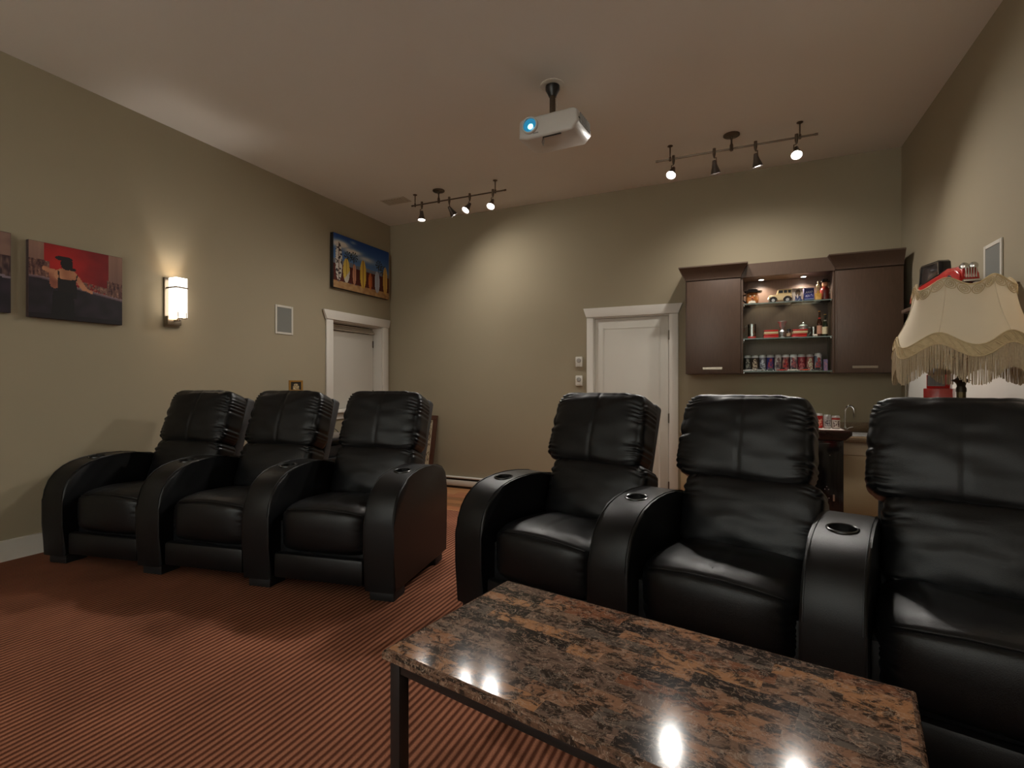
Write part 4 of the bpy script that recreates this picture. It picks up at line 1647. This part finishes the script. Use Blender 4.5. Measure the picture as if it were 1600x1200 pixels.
tube(bm, [(.012, 0, .03), (.035, 0, .045), (.06, 0, .05)], .005, 8)
done('lever', bm, M_CHROME, fc)

# black bar cabinet before the counter
bc = thing('bar_cabinet', 'black lacquered bar cabinet with studded doors and flared top', 'cabinet', (.37, 4.6, ZF))
M_LACQ = mat('black_lacquer', (.006, .006, .008), .12, spec=.6, var=.1)
bx('body', bc, M_LACQ, -.345, .345, -.18, .20, .03, .895, .003)
bx('plinth', bc, M_LACQ, -.35, .35, -.185, .20, 0, .0295, .003)
bm = NB()
prism(bm, [(-.35, .8955), (.35, .8955), (.392, .935), (.392, .965), (-.392, .965), (-.392, .935)], -.225, .205, 'y', .004)
done('top', bm, mat('bar_top_dark', rgb(40, 26, 22), .2, spec=.5, var=.2), bc)
for sx in (-1, 1):
    d_ = bx('door', bc, M_LACQ, min(sx * .003, sx * .32), max(sx * .003, sx * .32), -.196, -.1805, .06, .87, .004)
    bm = NB()
    for (qx, qz) in ((.235, .545), (.247, .525), (.223, .525), (.25, .46), (.255, .78)):
        lathe(bm, [(.0042, 0), (.003, .003), (.0005, .004)], 10, T3(sx * qx, -.1962, qz) @ MX)
    done('stud', bm, M_SILVER, d_)
    bm = NB()
    box(bm, sx * .28 - .006, sx * .28 + .006, -.202, -.1965, .44, .49, .002, 1)
    done('handle', bm, M_SILVER, d_)
ztop = ZF + .9655
pp = bx('paper_sheet', None, mat('paper', rgb(190, 178, 168), .7, var=.03), .47, .725, 4.44, 4.66, ztop, ztop + .0015)
tag(pp, 'white sheet of paper under the drink cans on the bar cabinet', 'paper')
zc_ = ztop + .0017


def drink(base, mark, band=None):
    def f(u, v):
        c = base
        if band and v > .78:
            c = band
        if .2 < u < .8 and .12 < v < .72 and fn(u, v, 10, 1.7 + base[0] * .01) > .02:
            c = mark
        if v > .95:
            c = (180, 176, 172)
        return c
    return f


can('drink_can', 'red drink can with pale marks on the bar cabinet', .572, 4.55, zc_, .0275, .115, drink((168, 28, 24), (206, 150, 130)), 'drink cans on the bar cabinet')
can('drink_can', 'silver grey drink can with dark lettering on the bar cabinet', .629, 4.55, zc_, .0265, .106, drink((176, 172, 170), (70, 66, 76)), 'drink cans on the bar cabinet')
can('drink_can', 'white drink can with red top band on the bar cabinet', .685, 4.55, zc_, .0275, .100, drink((196, 186, 178), (70, 40, 40), (156, 50, 40)), 'drink cans on the bar cabinet')

# ================================================================== fringed floor lamp
LX, LY = .885, 2.80
lm = thing('floor_lamp', 'cream fringed Victorian floor lamp with scalloped shade', 'floor lamp', (LX, LY, 0))
M_OLDB = mat('aged_brass', rgb(84, 70, 44), .42, metal=.7, var=.2, vscale=40)
M_SHADE = mat('cream_silk', rgb(214, 200, 176), .75, spec=.2, var=.03, vscale=8, bump=.08, bscale=300)
M_BRAID = mat('cream_braid', rgb(190, 170, 134), .8, spec=.1, var=.2, vscale=80)
M_FRI = mat('cream_fringe', rgb(176, 158, 132), .85, spec=.1, var=.22, vscale=120)
bm = NB()
lathe(bm, [(.15, 0), (.15, .02), (.13, .035), (.06, .05), (.04, .08), (.05, .1), (.028, .13)], 28)
done('base', bm, M_OLDB, lm)
bm = NB()
lathe(bm, [(.02, .12), (.022, .5), (.028, .52), (.02, .54), (.0165, .9), (.017, 1.10)], 8)
done('pole', bm, M_OLDB, lm)
bm = NB()
lathe(bm, [(.018, 1.10), (.018, 1.115), (.014, 1.125), (.018, 1.14), (.034, 1.15), (.018, 1.158), (.012, 1.17), (.012, 1.26), (.02, 1.265), (.02, 1.31), (.004, 1.315)], 16)
done('collar', bm, mat('dark_brass', rgb(48, 38, 26), .45, metal=.6, var=.2), lm)
bm = NB()
tube(bm, [(.055 * math.cos(a), .0, 1.30 + .055 + .12 * math.sin(a)) for a in [PI * 2 * k / 24 for k in range(24)]], .0025, 6, closed=True)
tube(bm, [(-.155, 0, 1.54), (0, 0, 1.475), (.155, 0, 1.54)], .0025, 6)
tube(bm, [(0, -.155, 1.54), (0, 0, 1.475), (0, .155, 1.54)], .0025, 6)
done('harp', bm, M_OLDB, lm)
bm = NB()
lathe(bm, [(.012, 1.30), (.016, 1.33), (.03, 1.37), (.026, 1.40), (.006, 1.415)], 16)
done('bulb', bm, mat('unlit_bulb', rgb(200, 196, 186), .2, var=.02), lm)
NL, PH = 6, R(24)


def lobe(t):
    return math.cos(NL * (t - PH))


def shade_pt(t, s):
    """s = 0 top rim ... 1 hem"""
    rt = .163 + .010 * lobe(t)
    rb = .232 + .012 * lobe(t)
    zt_ = 1.558 - .020 * lobe(t)
    zb_ = 1.318 - .028 * lobe(t)
    r = rt + (rb - rt) * (s ** 1.75)
    return Vector((r * math.cos(t), r * math.sin(t), zt_ + (zb_ - zt_) * s))


def shade_band(bm, s0, s1, nt, ns, off, drop=0.0):
    g = []
    for j in range(ns + 1):
        s = s0 + (s1 - s0) * j / ns
        row = []
        for i in range(nt):
            t = 2 * PI * i / nt
            p = shade_pt(t, s)
            p += Vector((math.cos(t), math.sin(t), 0)) * off
            p.z -= drop
            row.append(bm.verts.new(p))
        g.append(row)
    for j in range(ns):
        for i in range(nt):
            bm.faces.new((g[j][i], g[j][(i + 1) % nt], g[j + 1][(i + 1) % nt], g[j + 1][i]))
    return g


bm = NB()
a = shade_band(bm, 0, 1, 144, 12, 0)
b = shade_band(bm, 0, 1, 144, 12, -.003)
for i in range(144):
    for q in (0, -1):
        bm.faces.new((a[q][i], a[q][(i + 1) % 144], b[q][(i + 1) % 144], b[q][i]))
shd = done('shade', bm, M_SHADE, lm)
for k in range(NL):
    t0 = PH + 2 * PI * (k + .5) / NL
    bm = NB()
    tube(bm, [shade_pt(t0, s / 12) + Vector((math.cos(t0), math.sin(t0), 0)) * .001 for s in range(13)], .0022, 6)
    done('rib', bm, M_SHADE, shd)
# rope loops of the upper trim
bm = NB()
nlp = 24
for k in range(nlp):
    t0 = 2 * PI * k / nlp
    for rr in (.020, .0125, .006):
        pts = []
        for q in range(15):
            aa = PI * 2 * q / 14
            t = t0 + rr * math.cos(aa) / .165
            p = shade_pt(t, .09)
            p += Vector((math.cos(t), math.sin(t), 0)) * .004
            p.z += rr * math.sin(aa) * .95
            pts.append(p)
        tube(bm, pts, .0016, 5, cap=False)
for off in (.0,):
    tube(bm, [shade_pt(2 * PI * i / 144, 0) + Vector((0, 0, .001)) for i in range(144)], .004, 6, closed=True)
done('upper_braid', bm, M_BRAID, shd)
# lower trim: band with scroll cords
bm = NB()
HB = .046


def hem_pt(t, z, off=.003):
    p = shade_pt(t, 1)
    r = math.hypot(p.x, p.y) + off + .004 * (z / HB)
    return Vector((r * math.cos(t), r * math.sin(t), p.z - z))


g = [[bm.verts.new(hem_pt(2 * PI * i / 144, HB * j / 3)) for i in range(144)] for j in range(4)]
for j in range(3):
    for i in range(144):
        bm.faces.new((g[j][i], g[j][(i + 1) % 144], g[j + 1][(i + 1) % 144], g[j + 1][i]))
for z in (0, HB):
    tube(bm, [hem_pt(2 * PI * i / 144, z, .004) for i in range(144)], .003, 6, closed=True)
nsc = 42
for k in range(nsc):
    for w_ in (0, .45):
        pts = []
        for q in range(10):
            s = q / 9
            t = 2 * PI * (k + w_ * .5 + s * 1.1) / nsc
            pts.append(hem_pt(t, HB * (.12 + .76 * (.5 - .5 * math.cos(PI * s))), .0055))
        tube(bm, pts, .0017, 5, cap=False)
done('lower_braid', bm, M_BRAID, shd)
# hanging fringe, nobody could count it
bm = NB()
rf = random.Random(3)
nf = 500
for k in range(nf):
    t = 2 * PI * (k + rf.uniform(-.3, .3)) / nf
    L = .105 + rf.uniform(-.004, .004) + .008 * math.cos(NL * (t - PH))
    top = hem_pt(t, HB + .001, .003)
    sw = rf.uniform(-.003, .003)
    tang = Vector((-math.sin(t), math.cos(t), 0))
    rad = Vector((math.cos(t), math.sin(t), 0))
    p = [top, top + Vector((0, 0, -L * .5)) + tang * sw * .5 + rad * rf.uniform(-.002, .002), top + Vector((0, 0, -L)) + tang * sw]
    tube(bm, p, .00155, 4)
tag(done('fringe', bm, M_FRI, shd), 'long hanging cream thread fringe', kind='stuff')

# ================================================================== red things at the lamp wall
ws = thing('wall_shelf', 'dark floating shelf behind the lamp shade', 'shelf', (XR, 3.99, 1.64), R(-90))
bx('board', ws, M_WOOD, -.52, .52, -.25, -.0005, 0, .025, .002)
bx('bracket', ws, M_WOOD, -.35, -.33, -.18, -.0005, -.08, -.0005, .002)
bx('bracket', ws, M_WOOD, .33, .35, -.18, -.0005, -.08, -.0005, .002)

mc = thing('model_car', 'large red model car with black cabin on the wall shelf', 'model car', (1.150, 3.97, 1.6652), R(90))
# nose toward local -x = toward the camera side (-Y)
prof = [(-.455, .03), (-.465, .06), (-.45, .098), (-.40, .122), (-.25, .138), (-.10, .135), (.0, .11), (.28, .10), (.36, .118), (.43, .105), (.455, .06), (.45, .03)]
bm = NB()
prism(bm, prof, -.036, .036, 'y', .014, 3)
done('body', bm, M_RED, mc, ang=50)
for sy in (-1, 1):
    for fx, fl_ in ((-.30, .30), (.32, .24)):
        bm = NB()
        pts = [(fx - fl_ / 2, .03), (fx - fl_ * .46, .075), (fx - fl_ * .2, .112), (fx + fl_ * .1, .112), (fx + fl_ * .4, .07), (fx + fl_ / 2, .03)]
        prism(bm, pts, sy * .026, sy * .044, 'y', .006, 3)
        done('fender', bm, M_RED, mc, ang=50)
        bm = NB()
        Mw = T3(fx, sy * .036, .045) @ MX
        lathe(bm, [(.045, -.012), (.045, .012)], 24, Mw)
        w_ = done('wheel', bm, M_BLACK, mc)
        bm = NB()
        lathe(bm, [(.026, -.0135), (.026, .0135)], 18, Mw)
        done('hubcap', bm, M_CHROME, w_)
    bm = NB()
    lathe(bm, [(.012, -.03), (.018, -.01), (.020, .012), (.018, .018), (.004, .022)], 22, T3(-.428, sy * .020, .112) @ Matrix.Rotation(R(-90), 4, 'Y'))
    done('headlight', bm, M_CHROME, mc)
bm = NB()
prism(bm, [(-.10, .136), (-.085, .215), (-.06, .228), (.235, .255), (.27, .243), (.295, .10), (.0, .111)], -.030, .030, 'y', .006)
cb_ = done('cabin', bm, mat('cabin_black', (.01, .01, .011), .15, spec=.6, var=.1), mc)
for sy in (-1, 1):
    bm = NB()
    loop = [(-.085, .14), (-.073, .212), (.235, .246), (.275, .125)]
    pts = [(x_, sy * .0315, z_) for x_, z_ in loop]
    tube(bm, pts + [pts[0]], .0025, 6)
    done('window_rim', bm, M_CHROME, cb_)
bm = NB()
for q in range(3):
    box(bm, -.25 + .01 * q, -.02 + .01 * q, -.0465, -.0435, .050 + q * .012, .056 + q * .012)
done('side_trim', bm, M_CHROME, mc, smooth=False)
bm = NB()
for q in range(5):
    box(bm, -.469, -.460, -.024 + q * .011, -.019 + q * .011, .045, .1)
box(bm, -.48, -.467, -.04, .04, .02, .034, .003, 1)
done('grille', bm, M_CHROME, mc, smooth=False)

sd = thing('side_table', 'small black side table hidden behind the recliner and lamp', 'table', (1.03, 3.56, 0))
bm = NB()
lathe(bm, [(.15, .82), (.15, .845), (.145, .849)], 28)
done('top', bm, M_BLACK, sd)
for k in range(3):
    a = 2 * PI * k / 3
    bm = NB()
    tube(bm, [(.13 * math.cos(a), .13 * math.sin(a), .0), (.05 * math.cos(a), .05 * math.sin(a), .4), (.10 * math.cos(a), .10 * math.sin(a), .82)], .011, 8)
    done('leg', bm, M_BLACK, sd)
rd_ = thing('dispenser', 'small red metal dispenser with grey grille behind the fringed lamp', 'dispenser', (1.03, 3.56, .8495), R(-24))
bx('base_box', rd_, M_RED, -.062, .062, -.058, .058, 0, .258, .003)
bx('upper_box', rd_, M_RED, -.050, .050, -.046, .046, .2585, .335, .003)
gp = bx('grille_panel', rd_, mat('grille_grey', rgb(130, 124, 122), .4, var=.1), -.046, .030, -.0485, -.0465, .272, .332)
for k in range(9):
    bx('grille_bar', gp, M_BLKMET, -.044 + k * .0085, -.041 + k * .0085, -.0505, -.0488, .276, .330)
for k in range(3):
    bx('coin_plate', rd_, M_WHITE, -.032 + k * .024, -.018 + k * .024, -.0605, -.0585, .195, .207, .001)
bm = NB()
lathe(bm, [(.05, .3355), (.052, .345), (.04, .37), (.02, .392), (.004, .398)], 20)
done('dome', bm, M_BLACK, rd_)

l_, r_ = on_right(4.36, 1.04)
wb = thing('pale_panel', 'plain white stand-in panel on the wall behind the fringed lamp', 'board', l_, r_)
bx('panel', wb, mat('panel_white', rgb(214, 210, 202), .5, spec=.3, var=.02), -.985, .985, -.018, -.0005, -.215, .225, .002)  # guessed panel standing in for an unidentified white area
bm = NB()
for (a, b, c, d) in ((-1.0, 1.0, -.23, -.216), (-1.0, 1.0, .226, .24), (-1.0, -.986, -.2155, .2255), (.986, 1.0, -.2155, .2255)):
    box(bm, a, b, -.022, -.0005, c, d, .002, 1)
done('frame', bm, M_SPKF, wb)

# ================================================================== things behind the row at the sconce wall
twr = thing('tower_speaker', 'tall black tower speaker behind the recliners', 'speaker', (-4.10, 3.78, 0))
bx('cabinet', twr, M_BLACK, -.10, .14, -.10, .10, .02, 1.05, .006)
bx('grille', twr, M_BLKMET, .1405, .15, -.09, .09, .06, 1.02, .004)
bx('plinth', twr, M_BLKMET, -.12, .16, -.12, .12, 0, .0195, .003)


def tiny_portrait(u, v):
    c = (34, 26, 18)
    if inel(u, v, .5, .62, .2, .2) or (v < .5 and abs(u - .5) < .32 - .1 * v):
        c = mixc((190, 170, 130), (110, 90, 66), .5 + fn(u, v, 9, 2))
    return c


pf = thing('photo_frame', 'small gilt photo frame standing above the recliner back', 'photo frame', (-4.08, 3.775, 1.0505), R(70))
bm = NB()
for (a, b, c, d) in ((-.07, .07, 0, .018), (-.07, .07, .096, .114), (-.07, -.052, .018, .096), (.052, .07, .018, .096)):
    box(bm, a, b, -.008, .008, c, d, .002, 1)
done('moulding', bm, M_GOLD, pf)
bx('backing', pf, M_BLACK, -.053, .053, -.002, .006, .017, .097)
print_mesh('photo', .102, .076, 24, 20, tiny_portrait, pf, (-.051, -.0026, .019))
bm = NB()
box(bm, -.012, .012, .0082, .011, 0, .09, M=T3(0, .0, .0) @ Matrix.Rotation(0, 4, 'X'))
done('easel_leg', bm, M_BLACK, pf, smooth=False)

av = thing('media_rack', 'black open media rack under the white window', 'rack', (-4.08, 4.36, ZF))
for z in (.02, .24, .50, .70):
    bx('shelf', av, M_BLACK, -.17, .17, -.36, .36, z, z + .022, .002)
for sx in (-1, 1):
    for sy in (-1, 1):
        cx, cy = sx * .155, sy * .345
        bm = NB()
        for z0, z1 in ((0, .0198), (.0422, .2398), (.2622, .4998), (.5222, .6998)):
            box(bm, cx - .014, cx + .014, cy - .014, cy + .014, z0, z1)
        done('post', bm, M_BLKMET, av, smooth=False)


def device(label, x, y, z, w, d, h, m, rz=0):
    t = thing('media_player', label, 'electronics', (x, y, z), rz, 'electronics on the media rack')
    bx('chassis', t, m, -w / 2, w / 2, -d / 2, d / 2, .006, h, .003)
    bx('display', t, mat('display_dark', (.01, .012, .014), .1, var=.1), w / 2, w / 2 + .002, -d * .25, d * .2, h * .35, h * .75)
    bm = NB()
    lathe(bm, [(.016, 0), (.015, .012), (.002, .013)], 16, T3(w / 2, d * .36, h * .5) @ Matrix.Rotation(R(90), 4, 'Y'))
    done('knob', bm, M_SILVER, t)
    for sy in (-1, 1):
        bx('foot', t, M_BLACK, -w * .4, w * .4, sy * d * .4 - .012, sy * d * .4 + .012, 0, .006)


device('black amplifier on the upper shelf of the media rack', -4.09, 4.33, ZF + .5223, .26, .5, .12, M_BLACK)
device('silver player on the middle shelf of the media rack', -4.09, 4.36, ZF + .2623, .26, .46, .09, M_SILVER)
device('black tuner on the lowest shelf of the media rack', -4.09, 4.34, ZF + .0423, .26, .48, .11, M_BLACK)
sb = thing('set_top_box', 'grey set top box with looped cable on the media rack', 'electronics', (-4.05, 4.22, ZF + .7222))
bx('case', sb, mat('box_grey', rgb(120, 112, 104), .5, var=.05), -.09, .09, -.13, .16, 0, .045, .006)
bm = NB()
tube(bm, [(.02, -.10 + .2 * k / 12, .05 + .055 * math.sin(PI * k / 12)) for k in range(13)], .004, 6)
done('cable', bm, M_BLACK, sb)

# framed drawing leaning in the corner
lean_a = math.atan2(.17, .90)
fp = thing('framed_drawing', 'brown framed pale drawing leaning on the wall by the corner', 'picture', (-3.82, 5.335, ZF))
fp.rotation_euler = (-lean_a, 0, 0)
w, h, b = .66, .915, .055
bm = NB()
for (a, bb, c, d) in ((-w / 2, w / 2, 0, b), (-w / 2, w / 2, h - b, h), (-w / 2, -w / 2 + b, b, h - b), (w / 2 - b, w / 2, b, h - b)):
    box(bm, a, bb, -.03, 0, c, d, .003, 1)
done('frame', bm, mat('brown_frame', rgb(70, 40, 26), .4, var=.2, vscale=20), fp)
bx('backing', fp, M_BLACK, -w / 2 + b, w / 2 - b, -.012, -.002, b, h - b)


def sketch(u, v):
    c = (178, 162, 136)
    n = fn(u, v, 9, 2.2)
    n2 = fn(u, v * 1.4, 17, 6.2)
    if abs(n) < .07 or abs(n2) < .06:
        c = (96, 80, 62)
    if .25 < v < .6 and .55 < u < .9 and n2 > .1:
        c = (128, 104, 84)
    if v < .12:
        c = (170, 150, 112) if fn(u, v, 40, 4) > -.1 else (110, 90, 66)
    if u < .03 or u > .97 or v < .025 or v > .975:
        c = (190, 176, 150)
    return c


print_mesh('drawing', w - 2 * b - .002, h - 2 * b - .002, 60, 90, sketch, fp, (-w / 2 + b + .001, -.0126, b + .001))
